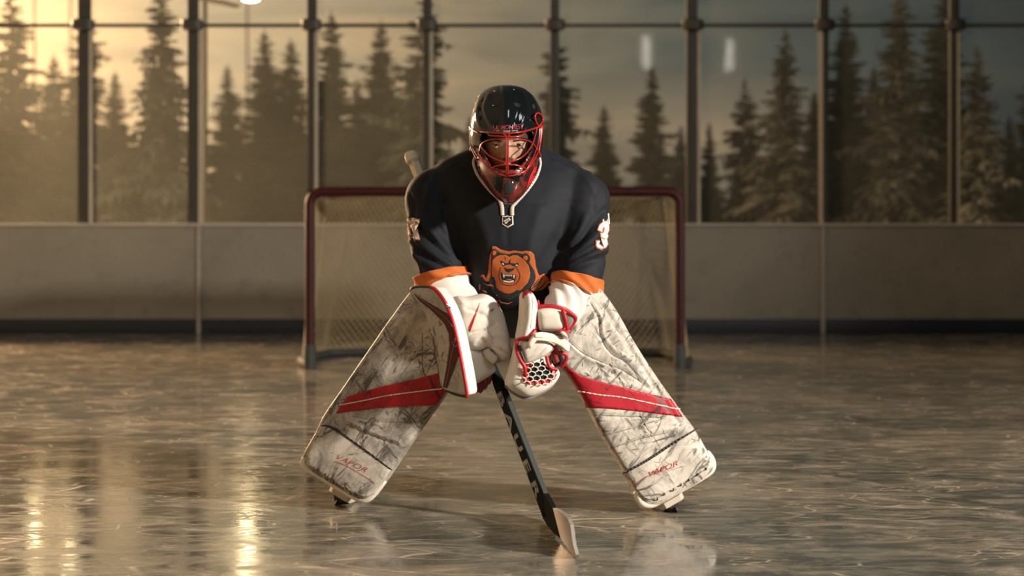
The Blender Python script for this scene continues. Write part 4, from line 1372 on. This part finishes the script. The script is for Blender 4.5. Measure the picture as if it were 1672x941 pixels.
# ------------------------------------------------------------------ leg pads
def leg_pad(out, fr, lines, stripe, line, wrap, wraptop, roll, txt, ticks, label, dots, leather):
    fn = lines_disp(lines)
    def disp(px, py):
        v = mnoise.noise(Vector((px * .03, py * .03, 1.7))) * .002
        return fn(px, py) + v
    vs, fs = pillow(out, fr, .034, .065, N=300, J=34, p=4.5, chk=2, disp=disp, pb=5)
    pad = mesh_obj('leg_pad', vs, fs, leather, person, label=label)
    B = BVHTree.FromPolygons([Vector(v) for v in vs], fs)
    drape_polys('pad_stripe', [stripe], B, .0025, M['pad_red'], pad, maxlen=6, thick=.002, label='red diagonal stripe')
    drape_polys('stripe_line', ribbon(line, 1.7), B, .0042, M['edge_white'], pad, maxlen=6, thick=.001, label='white line in the red stripe')
    for pts_, dep_, wd_ in lines:
        if dep_ < 0 and wd_ < 3: drape_polys('pad_seam', ribbon(pts_, 1.05), B, .0006, M['seam_grime'], pad, maxlen=4, thick=0)
    w = drape_polys('boot_wrap', [wrap], B, .007, M['pad_wrap'], pad, maxlen=6, thick=.007)
    drape_polys('wrap_binding', ribbon(wraptop, [1.5] + [3.0] * (len(wraptop) - 2) + [1.5]), B, .0082, M['dark_trim'], pad, maxlen=5, thick=.002, label='black edge of the boot wrap')
    lean = 1 if roll[0][0] < 836 else -1
    q = catmull([(a + 2.5 * lean, b - 5) for a, b in roll], 8)
    m = MB()
    m.tube([fr.P(a, b, .012) for a, b in q], [.008] + [.0135] * (len(q) - 2) + [.008], 16)
    m.build('toe_roll', M['edge_white'], pad, sharp=0, label='white bottom roll')
    for (a, b), (c, d) in ticks:
        m = MB(); m.tube([fr.P(a, b, .042), fr.P((a + c) / 2, (b + d) / 2, .040), fr.P(c, d, .026)], .0022, 6)
        m.build('lace_stitch', M['dark_trim'], pad)
    org, ux, size = txt
    ln = math.hypot(*ux); ux = (ux[0] / ln, ux[1] / ln); uy = (ux[1], -ux[0])
    drape('pad_lettering', text_bm('VAPOR', org, ux, uy, size, 2.0, 1.45, shear=.35, bold=-.012), B, .0085, M['pad_print'], pad, thick=0, label='red lettering')
    drape_polys('print_line', ribbon(dots, .8), B, .0082, M['pad_print'], pad, maxlen=4, thick=0)
    m = MB()
    return pad, B

FL = Frame(P(497, 755, 4.735), P(600, 815, 4.675), P(672, 480, 4.665))
FRr = Frame(P(1163, 757, 4.70), P(1050, 826, 4.64), P(985, 478, 4.615))
outL = [(496, 754), (498, 740), (512, 716), (523, 696), (529, 680), (560, 636), (600, 577), (640, 520), (668, 480), (682, 468), (725, 462), (768, 468), (784, 500), (776, 555), (752, 604), (722, 652), (700, 682), (668, 728), (643, 766), (622, 798), (606, 819), (588, 818), (548, 794), (505, 768)]
outR = [(1164, 754), (1165, 766), (1152, 778), (1110, 804), (1070, 827), (1050, 827), (1041, 814), (1028, 786), (1014, 760), (985, 714), (960, 664), (938, 624), (914, 590), (911, 560), (918, 520), (932, 490), (953, 467), (970, 465), (986, 479), (1010, 515), (1025, 544), (1062, 604), (1102, 660), (1135, 704), (1152, 735)]
linesL = [([(640, 590), (662, 577), (715, 570)], -.004, 1.8), ([(645, 586), (664, 567)], .0035, 2.2), ([(662, 567), (672, 580)], .0035, 2.0), ([(678, 548), (704, 572)], .0035, 2.2), ([(690, 545), (690, 600), (696, 614)], -.003, 1.6),
          ([(573, 692), (612, 708), (652, 722)], .0035, 2.4), ([(572, 697), (612, 713), (650, 727)], -.004, 1.6), ([(575, 680), (640, 690), (690, 688)], -.003, 2.0),
          ([(560, 645), (600, 590), (645, 528), (672, 492)], -.003, 3.5), ([(620, 632), (660, 560), (690, 500)], -.002, 4), ([(600, 560), (640, 520)], .003, 5)]
linesR = [([(964, 494), (977, 518), (981, 550), (998, 577), (1026, 594), (1044, 622)], -.0035, 2.0), ([(970, 500), (982, 520), (986, 548), (1004, 572), (1030, 588)], .0035, 2.6),
          ([(929, 557), (953, 577), (990, 594), (1014, 603), (1048, 625)], -.004, 1.8), ([(929, 562), (953, 582), (990, 599), (1012, 607)], .004, 2.4),
          ([(970, 678), (1022, 680), (1083, 682)], -.004, 1.7), ([(1083, 684), (1030, 700), (975, 714)], -.004, 1.7), ([(994, 730), (1045, 711), (1095, 701), (1102, 712)], .0035, 2.4), ([(990, 735), (1045, 717), (1090, 707)], -.004, 1.6),
          ([(985, 500), (1030, 570), (1075, 640), (1108, 690)], -.004, 4), ([(940, 546), (958, 527), (978, 515)], -.003, 1.6), ([(950, 610), (1000, 620), (1060, 640)], .003, 2.5), ([(968, 690), (980, 720), (1010, 760)], -.003, 2.5)]
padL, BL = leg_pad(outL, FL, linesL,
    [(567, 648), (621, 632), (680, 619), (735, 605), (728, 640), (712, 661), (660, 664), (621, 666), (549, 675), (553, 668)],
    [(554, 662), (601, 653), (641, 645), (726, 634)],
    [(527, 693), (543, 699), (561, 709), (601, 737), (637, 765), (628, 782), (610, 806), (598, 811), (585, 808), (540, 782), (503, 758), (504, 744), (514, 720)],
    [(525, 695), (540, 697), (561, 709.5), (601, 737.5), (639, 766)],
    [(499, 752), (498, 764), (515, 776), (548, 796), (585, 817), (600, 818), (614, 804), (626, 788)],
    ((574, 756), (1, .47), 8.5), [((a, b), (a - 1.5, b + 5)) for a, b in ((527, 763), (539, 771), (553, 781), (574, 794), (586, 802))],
    'scuffed white and red leg pad in shade, behind the blocker', [(548, 753), (570, 762), (600, 780), (612, 788)], M['pad_scuffed_shaded'])
padR, BR = leg_pad(outR, FRr, linesR,
    [(913, 603), (919, 594), (949.5, 614), (982, 623.5), (1022, 633.6), (1095, 652), (1114, 681), (1038, 671), (990, 667), (947.5, 665), (925, 631)],
    [(923, 633), (974, 644), (1022, 650), (1109, 669)],
    [(1018, 772), (1045, 758), (1070, 742), (1100, 722), (1131, 703), (1147, 733), (1157, 755), (1150, 766), (1110, 790), (1068, 814), (1056, 815), (1044, 806), (1032, 785)],
    [(1015, 774), (1045, 758), (1070, 742.5), (1100, 722.5), (1134, 702)],
    [(1040, 806), (1047, 823), (1058, 828), (1072, 824), (1110, 803), (1150, 780), (1162, 769), (1161, 755), (1152, 743)],
    ((1080, 766), (1, -.40), 8.0), [((a, b), (a + 2, b + 5)) for a, b in ((1066, 810), (1077, 802), (1092, 795), (1104, 787), (1117, 779), (1131, 770), (1145, 761))],
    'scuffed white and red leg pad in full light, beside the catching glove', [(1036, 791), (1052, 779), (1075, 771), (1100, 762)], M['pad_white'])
# buckles and knee strap ends on the outer edges
for fr_, a, b, pd in ((FL, 524, 700, padL), (FL, 507, 738, padL), (FRr, 1140, 716, padR)):
    m = MB(); m.box(fr_.P(a, b, -.02), (.007, .012, .010), None, .003); m.build('strap_end', M['dark_trim'] if a != 507 else M['edge_white'], pd)

# ------------------------------------------------------------------ skates
def skate(toe, up, fwd, label):
    """toe = point of the blade on the ice; up leans with the leg; fwd points to the toe"""
    f = Vector(fwd).normalized(); u = Vector(up); u = (u - f * u.dot(f)).normalized(); s = f.cross(u)
    T = Vector(toe)
    def q(a, b, c): return T - f * a + u * b + s * c      # back, up, side
    # boot: rings from toe cap to heel
    rings = []
    for a, h, w, b0 in ((-.012, .030, .020, .058), (0.0, .046, .036, .053), (.03, .066, .045, .050), (.08, .085, .046, .048), (.14, .125, .042, .048), (.19, .17, .040, .050), (.25, .19, .036, .054), (.275, .16, .028, .060)):
        rings.append([q(a, b0 + h / 2 + h / 2 * math.sin(t_), w * math.cos(t_)) for t_ in [2 * math.pi * k / 24 for k in range(24)]])
    vs, fs = loft(rings)
    sk = mesh_obj('goalie_skate', vs, fs, M['boot_black'], person, label=label)
    # white cowling bar round the sole
    m = MB()
    m.loft([[q(a, b, c) for a, b, c in ((aa, .032, -w), (aa, .032, w), (aa, .052, w * 1.06), (aa, .052, -w * 1.06))] for aa, w in ((-.012, .028), (.002, .042), (.05, .048), (.20, .046), (.285, .034))])
    m.build('cowling', M['beige'], sk, label='cream sole cowling')
    m = MB()
    m.loft([[q(a, .036, -.026), q(a, .036, .026), q(a, .012, .007), q(a, .014, -.007)] for a in (-.004, .02, .09)])
    m.build('blade_holder', M['black_rubber'], sk)
    m = MB()
    m.loft([[q(a, .036, -.026), q(a, .036, .026), q(a, .012, .007), q(a, .014, -.007)] for a in (.17, .22, .28)])
    m.build('blade_holder', M['black_rubber'], sk)
    m = MB()
    m.loft([[q(a, .022, -.0018), q(a, .022, .0018), q(a, b, .0018), q(a, b, -.0018)] for a, b in ((-.018, .010), (-.006, .001), (.03, 0), (.25, 0), (.29, .006))])
    m.build('blade', M['steel'], sk, label='steel blade')
    return sk
skate(P(547, 825, F * CAMZ / (825 - HZ)), (.50, .05, .86), (-.18, -1, 0), 'black skate under the shaded leg pad')
skate(P(1106, 837, F * CAMZ / (837 - HZ)), (-.45, .05, .86), (.18, -1, 0), 'black skate under the bright leg pad')
# ------------------------------------------------------------------ blocker
def Zb(pts): return [(660 + a / 4.706, 460 + b / 4.706) for a, b in pts]
def FP(a, b, c): return Frame(P(*a), P(*b), P(*c))
FB = FP((700, 520, 4.50), (750, 540, 4.415), (757, 640, 4.415))
face = [(671, 477), (672, 472), (681, 468.5), (706, 469), (713, 473), (728, 493), (740, 522), (747, 549), (754, 583), (764, 640), (762, 648), (742, 642), (724, 636), (721, 628), (717, 598), (711, 566), (703, 522), (688, 498), (674, 481)]
vs, fs = pillow(face, FB, .002, .052, N=160, J=14, p=8, pb=9, chk=1)
block = mesh_obj('blocker_glove', vs, fs, M['edge_white'], person, label='white blocker with shade-darkened red panels on the stick hand')
vs, fs = pillow(scale_poly(face, .985), FB, .010, .004, N=160, J=16, p=6, chk=1, disp=lambda px, py: .0012 * mnoise.noise(Vector((px * .05, py * .05, 3))))
bf = mesh_obj('blocker_board', vs, fs, M['board_face_shaded'], block, label='scuffed board face greyed for shade')
BB = BVHTree.FromPolygons([Vector(v) for v in vs], fs)
drape_polys('board_panel', [Zb([(72, 88), (130, 128), (250, 198), (330, 245), (378, 310), (412, 430), (425, 560), (395, 640), (330, 818), (300, 812), (330, 640), (352, 480), (345, 400), (310, 320), (200, 210), (120, 150)])], BB, .002, M['board_red_shaded'], block, maxlen=4, label='red panel darkened for shade')
drape_polys('board_piping', ribbon(Zb([(90, 98), (230, 205), (345, 300), (395, 420), (370, 560), (345, 700), (318, 812)]), .9), BB, .0035, M['crest_grey'], block, maxlen=4, thick=0)
drape_polys('board_piping', ribbon(Zb([(372, 460), (395, 500), (425, 455)]), .8) , BB, .0035, M['crest_grey'], block, maxlen=4, thick=0)
m = MB(); q = catmull([(704, 469), (714, 474), (728, 493), (740, 522), (747, 549), (754, 583), (764, 640), (763, 647)], 6)
m.tube([FB.P(a, b, .004) for a, b in q], .0055, 10); m.build('binding', M['red_trim'], block, label='red binding')
m = MB(); q = catmull([(704, 469), (681, 469), (673, 472), (674, 481), (688, 498), (703, 522), (711, 566), (717, 598), (722, 630), (742, 643), (763, 648)], 6)
m.tube([FB.P(a, b, .002) for a, b in q], .0048, 10); m.build('binding', M['dark_trim'], block, label='dark binding')
m = MB(); m.tube([FB.P(736, 503, .0), FB.P(733, 497, .012), FB.P(728, 496, .0)], .003, 8); m.sphere(FB.P(733.5, 500.5, .006), .005, 12, 8); m.build('eyelet', M['chrome'], block)
# back-of-hand padding
FH = FP((790, 530, 4.56), (830, 530, 4.575), (790, 600, 4.565))
hl = lines_disp([(Zb([(480, 210), (600, 250), (700, 320)]), -.004, 2.5), (Zb([(520, 400), (620, 370), (690, 340)]), -.005, 2.5), (Zb([(560, 480), (600, 440), (640, 500)]), -.006, 2.5), (Zb([(640, 470), (720, 520), (790, 560)]), -.006, 3),
                 (Zb([(600, 240), (680, 200), (740, 240)]), .004, 4), (Zb([(650, 430), (720, 400), (780, 420)]), .005, 5), (Zb([(400, 150), (500, 150), (620, 130)]), .004, 3)])
up_o = Zb([(385, 118), (420, 108), (480, 118), (560, 100), (610, 92), (660, 108), (695, 135), (730, 190), (762, 250), (775, 310), (800, 400), (812, 480), (822, 540), (800, 590), (740, 605), (700, 590), (660, 530), (620, 505), (560, 530), (480, 520), (400, 420), (370, 250)])
vs, fs = pillow(up_o, FH, .060, .070, N=160, J=20, p=2.6, chk=2, disp=lambda a, b: hl(a, b) + .003 * mnoise.noise(Vector((a * .07, b * .07, 5))))
hb = mesh_obj('hand_padding', vs, fs, M['glove_white'], block)
HBV = BVHTree.FromPolygons([Vector(v) for v in vs], fs)
drape_polys('red_slash', [Zb([(582, 162), (575, 190), (508, 385), (497, 370), (500, 345), (555, 225)])], HBV, .0015, M['red_trim'], block, maxlen=3, thick=.001)
drape_polys('red_slash', [Zb([(688, 205), (680, 222), (664, 232), (668, 220)])], HBV, .0015, M['red_trim'], block, maxlen=3, thick=.001)
drape_polys('red_slash', [Zb([(695, 130), (708, 135), (738, 195), (728, 198)])], HBV, .0022, M['red_trim'], block, maxlen=3, thick=.002)
lo_o = Zb([(440, 500), (560, 500), (615, 500), (650, 560), (665, 620), (690, 660), (680, 690), (640, 725), (560, 775), (500, 800), (440, 700)])
FH2 = FP((785, 590, 4.575), (800, 590, 4.59), (785, 620, 4.575))
vs, fs = pillow(lo_o, FH2, .050, .050, N=120, J=16, p=2.6, chk=2, disp=lambda a, b: hl(a, b) + .003 * mnoise.noise(Vector((a * .07, b * .07, 8))))
mesh_obj('finger_padding', vs, fs, M['glove_white'], block)
m = MB()
tq = Zb([(628, 520), (650, 560), (685, 595), (708, 610)])
m.tube([P(a, b, 4.518) for a, b in catmull(tq, 5)], [.006] + [.012] * 4 + [.0145] * 8 + [.013, .010, .006], 16); m.build('thumb', M['beige'], block, sharp=0, label='cream thumb tip')
FH3 = FP((785, 630, 4.60), (800, 630, 4.61), (785, 645, 4.60))
m = MB()
for k, (a, b, c, d) in enumerate(((776, 612, 777, 640), (783, 610, 784, 640), (790, 607, 791, 634), (797, 604, 797, 626))):
    m.tube([P(a, b, 4.61), P(a + .5, (b + d) / 2, 4.595), P(c, d - 3, 4.60), P(c + .5, d, 4.615)], [.012, .0125, .011, .006], 12)
m.build('palm_fingers', M['red_palm'], block, label='dark red palm fingers round the stick')

# ------------------------------------------------------------------ catching glove
def Zg(pts): return [(815 + a / 4.95, 470 + b / 4.95) for a, b in pts]
Y0 = 4.47
FG = FP((870, 600, Y0), (900, 600, Y0 + .015), (868, 640, Y0 - .01))
body = Zg([(140, 425), (165, 412), (240, 415), (300, 440), (340, 520), (400, 590), (440, 640), (475, 665), (484, 705), (462, 750), (420, 800), (320, 862), (222, 892), (130, 852), (64, 800), (58, 755), (98, 640), (128, 510)])
vs, fs = pillow(body, FG, .050, .080, N=180, J=22, p=3.0, chk=2, disp=lambda a, b: .0025 * mnoise.noise(Vector((a * .06, b * .06, 2))))
cg = mesh_obj('catching_glove', vs, fs, M['glove_white'], person, label='white and red catching glove with laced pocket')
GB = BVHTree.FromPolygons([Vector(v) for v in vs], fs)
# dark sole edge of the glove
m = MB(); q = catmull(Zg([(62, 790), (128, 850), (222, 890), (322, 860), (420, 802), (470, 735)]), 6)
m.tube([FG.P(a, b, -.012) for a, b in q], .006, 8); m.build('perimeter_binding', M['crest_grey'], cg, label='grey lower edge')
stall = Zg([(188, 60), (195, 38), (220, 25), (250, 30), (275, 70), (295, 130), (300, 180), (288, 300), (245, 420), (190, 440), (150, 425), (160, 370), (185, 260), (190, 150)])
FS = FP((860, 520, 4.455), (880, 520, 4.475), (858, 560, 4.45))
sl = lines_disp([(Zg([(215, 90), (222, 250), (190, 400)]), -.003, 1.5), (Zg([(262, 80), (270, 220), (255, 330)]), -.0025, 1.5)])
vs, fs = pillow(stall, FS, .032, .045, N=140, J=16, p=2.4, chk=2, disp=sl)
mesh_obj('thumb_stall', vs, fs, M['glove_white'], cg)
SBV = BVHTree.FromPolygons([Vector(v) for v in vs], fs)
drape_polys('stall_tip', [Zg([(186, 75), (195, 38), (218, 26), (252, 30), (265, 52), (240, 44), (225, 60), (205, 62), (200, 90)])], SBV, .002, M['red_trim'], cg, maxlen=2.5, thick=.0015, label='red tip of the stall')
def gtube(name, pts, Y, r, mat, closed=False, lab=None, flat=1.0):
    q = catmull([(*Zg([p_[:2]])[0], (p_[2] if len(p_) > 2 else Y)) for p_ in pts], 6, closed)
    m = MB(); m.tube([P(*v) for v in q], r, 12, closed=closed, flat=flat)
    return m.build(name, mat, cg, sharp=0, label=lab)
def gpil(name, pts, Y, front, back, mat, p=2.6, yaw=.0, lab=None, disp=None, chk=2):
    o = Zg(pts); cx = sum(a for a, b in o) / len(o); cy_ = sum(b for a, b in o) / len(o)
    fr = FP((cx, cy_, Y), (cx + 20, cy_, Y + yaw), (cx, cy_ + 20, Y))
    vs, fs = pillow(o, fr, front, back, N=110, J=14, p=p, chk=chk, disp=disp)
    ob = mesh_obj(name, vs, fs, mat, cg, label=lab)
    return ob, BVHTree.FromPolygons([Vector(v) for v in vs], fs)
# wrist cuff
gpil('cuff', [(300, 175), (340, 160), (400, 155), (470, 165), (520, 185), (538, 250), (548, 330), (480, 350), (400, 350), (330, 350), (305, 300)], 4.475, .05, .05, M['glove_white'], 3.2)
gtube('binding', [(298, 335, 4.445), (292, 250, 4.445), (300, 165, 4.45), (370, 148, 4.45), (440, 150, 4.45), (520, 170, 4.455), (580, 205, 4.47), (618, 245, 4.48), (600, 290, 4.485), (570, 340, 4.485)], 4.45, .0062, M['red_trim'], lab='red binding of the cuff')
gtube('binding', [(514, 180, 4.432), (532, 240, 4.425), (545, 300, 4.43), (552, 345, 4.435)], 4.43, .0062, M['red_trim'], lab='red binding of the cuff')
gpil('cuff_side', [(530, 190), (580, 215), (610, 250), (590, 300), (560, 335), (550, 300)], 4.485, .012, .03, M['crest_grey'], 3, lab='grey mesh side of the cuff')
gpil('cuff_back', [(290, 170), (306, 160), (312, 340), (292, 335)], 4.47, .02, .02, M['crest_grey'], 3)
gpil('finger_tab', [(306, 100), (318, 95), (330, 120), (326, 160), (306, 165)], 4.49, .012, .012, M['red_trim'], 3, lab='red tab')
# palm block
gl_ = lines_disp([(Zg([(200, 590), (300, 555), (385, 470)]), -.003, 1.3)])
gpil('palm_block', [(165, 450), (190, 425), (240, 425), (330, 425), (400, 440), (440, 470), (430, 505), (370, 555), (290, 590), (225, 610), (200, 590), (180, 520)], 4.435, .038, .05, M['glove_white'], 3.0, disp=gl_)
gpil('palm_side', [(385, 440), (440, 455), (448, 500), (400, 530), (380, 545)], 4.44, .030, .03, M['crest_grey'], 3, lab='grey side of the palm block')
gtube('binding', [(235, 410, 4.415), (190, 412, 4.41), (150, 425, 4.415), (140, 470, 4.41), (150, 530, 4.405), (175, 590, 4.40), (205, 640, 4.40), (212, 700, 4.405)], 4.41, .0062, M['red_trim'], lab='red binding of the palm')
gtube('binding', [(160, 465, 4.405), (180, 530, 4.40), (205, 600, 4.40)], 4.41, .004, M['dark_trim'])
gtube('binding', [(235, 425, 4.41), (262, 385, 4.42), (290, 345, 4.43)], 4.42, .007, M['red_trim'], lab='red binding of the palm')
# strap
sp_ = [(285, 365), (350, 355), (440, 375), (530, 410), (570, 455), (568, 510), (545, 520), (500, 480), (440, 445), (350, 425), (290, 425), (255, 445), (252, 500), (236, 480), (232, 445), (262, 400)]
so, sbv = gpil('strap', sp_, 4.40, .010, .012, M['edge_white'], 4, yaw=.01, chk=1)
drape_polys('strap_patch', [Zg([(285, 368), (355, 360), (355, 405), (290, 402)])], sbv, .002, M['white_cloth'], cg, maxlen=3, thick=.001)
gpil('wrist_pad', [(455, 350), (480, 335), (530, 330), (560, 360), (572, 410), (540, 400), (500, 370)], 4.43, .03, .03, M['red_trim'], 2.5, lab='red wrist pad')
gpil('wrist_pad', [(480, 355), (520, 345), (550, 375), (560, 410), (520, 395)], 4.41, .022, .02, M['glove_white'], 2.5)
# hand opening
gpil('hand_opening', [(415, 580), (470, 560), (500, 520), (530, 540), (540, 590), (500, 640), (440, 640)], 4.47, .012, .04, M['black_rubber'], 3)
gtube('binding', [(450, 470, 4.425), (470, 520, 4.43), (520, 530, 4.435), (545, 560, 4.44), (525, 615, 4.445), (500, 640, 4.45)], 4.44, .0062, M['red_trim'], lab='red binding of the hand opening')
gtube('binding', [(385, 560, 4.425), (395, 610, 4.42), (420, 650, 4.42), (470, 660, 4.425)], 4.42, .006, M['red_trim'], lab='red binding of the pocket')
gtube('lining', [(440, 500, 4.435), (450, 560, 4.44), (465, 600, 4.445)], 4.44, .010, M['red_palm'])
drape_polys('palm_print', [Zg([(405, 565), (425, 570), (430, 615), (415, 612)])], GB, .02, M['white_cloth'], cg, maxlen=3, thick=0)
# pocket and lace webbing
pocket = Zg([(185, 720), (200, 680), (225, 620), (280, 600), (345, 598), (400, 640), (440, 655), (468, 690), (450, 735), (400, 765), (320, 785), (235, 782), (195, 755)])
drape_polys('pocket', [pocket], GB, .002, M['red_trim'], cg, maxlen=4, thick=.001, label='red pocket floor')
inner = Zg([(232, 690), (245, 640), (285, 610), (345, 605), (395, 650), (425, 680), (420, 725), (350, 745), (280, 755), (240, 740)])
drape_polys('pocket', [inner], GB, .0035, M['shell_hole'], cg, maxlen=4, thick=.001, label='dark patch painted as the pocket hollow')  # flat patch; the shade of the hollow is put into its colour
net = MB()
s_ = 6.8
def web(a, b):
    d = ray(a, b).normalized()
    h, n, _, _ = GB.ray_cast(CAM, d)
    if h is None: return None
    return h - d * .010
web_poly = Zg([(205, 740), (212, 670), (235, 620), (280, 590), (345, 580), (390, 630), (440, 650), (478, 690), (455, 745), (400, 775), (320, 790), (235, 785)])
cells = set()
ca, sa = math.cos(.35), math.sin(.35)
for i in range(-9, 10):
    for j in range(-9, 10):
        x0 = i * s_ * 1.5; y0 = (j + (.5 if i % 2 else 0)) * s_ * 1.732
        for k in range(3):
            a0 = math.pi / 3 * k; a1 = math.pi / 3 * (k + 1)
            pa = (x0 + s_ * math.cos(a0), y0 + s_ * math.sin(a0)); pb_ = (x0 + s_ * math.cos(a1), y0 + s_ * math.sin(a1))
            A = (880 + ca * pa[0] - sa * pa[1], 610 + .72 * (sa * pa[0] + ca * pa[1])); B_ = (880 + ca * pb_[0] - sa * pb_[1], 610 + .72 * (sa * pb_[0] + ca * pb_[1]))
            if inpoly(*A, web_poly) or inpoly(*B_, web_poly):
                wa, wb_ = web(*A), web(*B_)
                if wa is not None and wb_ is not None: net.tube([wa, wb_], .0018, 6)
net.build('lace_webbing', M['lace'], cg, sharp=0, label='white lace webbing')
# ------------------------------------------------------------------ stick
sB = P(896, 838, 4.465); sK = P(674, 262, 4.93)
stick = root('hockey_stick', (sB.x, 4.4, 0), 'black goalie stick with pale grey blade held in the blocker hand', 'stick')
ax = (sK - sB).normalized()
def at_py(py):
    lo, hi = 0.0, 1.0
    for _ in range(40):
        md_ = (lo + hi) / 2
        if proj(sB.lerp(sK, md_))[1] > py: lo = md_
        else: hi = md_
    return sB.lerp(sK, lo)
# wide face looks to the left of the camera
view = (CAM - sB.lerp(sK, .3)).normalized()
nv0 = (view - ax * view.dot(ax)).normalized()
sd_ = ax.cross(nv0)                                   # to the picture right or left
if sd_.x < 0: sd_ = -sd_
yaw = math.radians(57)
wn = nv0 * math.cos(yaw) - sd_ * math.sin(yaw)        # normal of the lettered face
wd_ = ax.cross(wn); 
if wd_.x < 0: wd_ = -wd_
def sect(c, w, t, n=4):
    r = .22
    pts = []
    for sx, sy in ((-1, -1), (1, -1), (1, 1), (-1, 1)):
        pts.append((sx, sy))
    out = []
    for sx, sy, ox, oy in ((-1, -1, 0, r), (-1, -1, r * t / w, 0), (1, -1, -r * t / w, 0), (1, -1, 0, r), (1, 1, 0, -r), (1, 1, -r * t / w, 0), (-1, 1, r * t / w, 0), (-1, 1, 0, -r)):
        out.append(c + wd_ * ((sx + ox) * w / 2) + wn * (-(sy + oy) * t / 2))
    return out
rings = []
for py, w, tt in ((846, .060, .018), (830, .056, .020), (800, .050, .021), (740, .046, .022), (660, .044, .022), (625, .042, .022), (612, .030, .022), (598, .026, .021), (500, .026, .021), (400, .026, .021), (300, .026, .021)):
    rings.append(sect(at_py(py), w, tt))
m = MB(); m.loft(rings); m.build('shaft', M['carbon'], stick)
m = MB(); m.loft([sect(at_py(py), .031, .027) for py in (345, 262)])
kp = at_py(262)
m.tube([kp - ax * .012, kp - ax * .004, kp + ax * .022, kp + ax * .030], [.017, .024, .024, .019], 20)
m.build('butt_end', M['tape'], stick, label='cream taped butt end')
# grey edge strip down the side of the paddle
m = MB()
rr = []
for py in (826, 780, 720, 660):
    c = at_py(py); w = {826: .055, 780: .0485, 720: .0455, 660: .044}[py]
    e = c + wd_ * (w / 2)
    rr.append([e + wn * .008 + wd_ * .0006, e - wn * .008 + wd_ * .0006, e - wn * .008 - wd_ * .002, e + wn * .008 - wd_ * .002])
m.loft(rr); m.build('edge_strip', M['carbon_edge'], stick)
# lettering on the face
def face_pt(a, b):
    """a along the shaft (from the hand downwards, metres), b across"""
    return at_py(632) - ax * a + wd_ * b + wn * .0125
def letter_obj(txt, a0, size, stretch):
    cu = text_bm(txt, (0, 0), (1, 0), (0, 1), size, .03, stretch, bold=.03)
    vs = [face_pt(a0 + v.co.x, v.co.y - .003) for v in cu.verts]
    cu.verts.index_update()
    fs = [tuple(v.index for v in f.verts) for f in cu.faces]
    cu.free()
    return mesh_obj('stick_lettering', vs, fs, M['stick_print'], stick, label='grey lettering down the shaft')
total = (at_py(632) - at_py(815)).length
for k, ch in enumerate('BAUER'):
    letter_obj(ch, total * (k + .5) / 5, .030, 2.05)
# blade: traced on its own upright plane from heel to toe
Hh = P(900, 862, F * CAMZ / (862 - HZ)); Tt = P(941, 911.5, F * CAMZ / (911.5 - HZ))
FBd = Frame(Hh, Tt, Hh + Vector((-.012, 0, .1)))
ol = [(884, 812), (892, 806), (899, 818), (904, 829), (913, 833), (921, 838), (929, 846), (934, 857), (936, 872), (938, 888), (943, 906), (942, 911), (939, 911), (933, 900), (926, 890), (917, 878), (908, 871), (898, 860), (890, 846), (884, 828)]
dk = [(884, 812), (892, 806), (899, 818), (905, 829.5), (911, 853), (917.5, 878), (908, 871), (898, 860), (890, 846), (884, 828)]
lt = [(904.5, 829.5), (913, 833), (921, 838), (929, 846), (934, 857), (936, 872), (938, 888), (943, 906), (942, 911), (939, 911), (933, 900), (926, 890), (917, 878), (911, 853)]
def plate(name, pts, t, mat, lab=None):
    uv = [FBd.hit(*p_) for p_ in pts]
    fr = [FBd.pt(a, max(b, .001), t / 2) for a, b in uv]; bk = [FBd.pt(a, max(b, .001), -t / 2) for a, b in uv]
    n = len(pts)
    bm = bmesh.new()
    f = bm.faces.new([bm.verts.new((a, b, 0)) for a, b in uv]); bm.normal_update()
    bmesh.ops.triangulate(bm, faces=[f], ngon_method='EAR_CLIP'); bm.verts.index_update()
    tri = [tuple(v.index for v in g.verts) for g in bm.faces]; bm.free()
    m = MB(); m.add(fr + bk, tri + [tuple(i + n for i in reversed(g)) for g in tri] + [(i, i + n, (i + 1) % n + n, (i + 1) % n) for i in range(n)])
    return m.build(name, mat, stick, smooth=False, label=lab)
plate('heel', dk, .014, M['heel_tape'], 'black heel')
plate('blade', lt, .010, M['blade_grey'], 'pale grey blade')
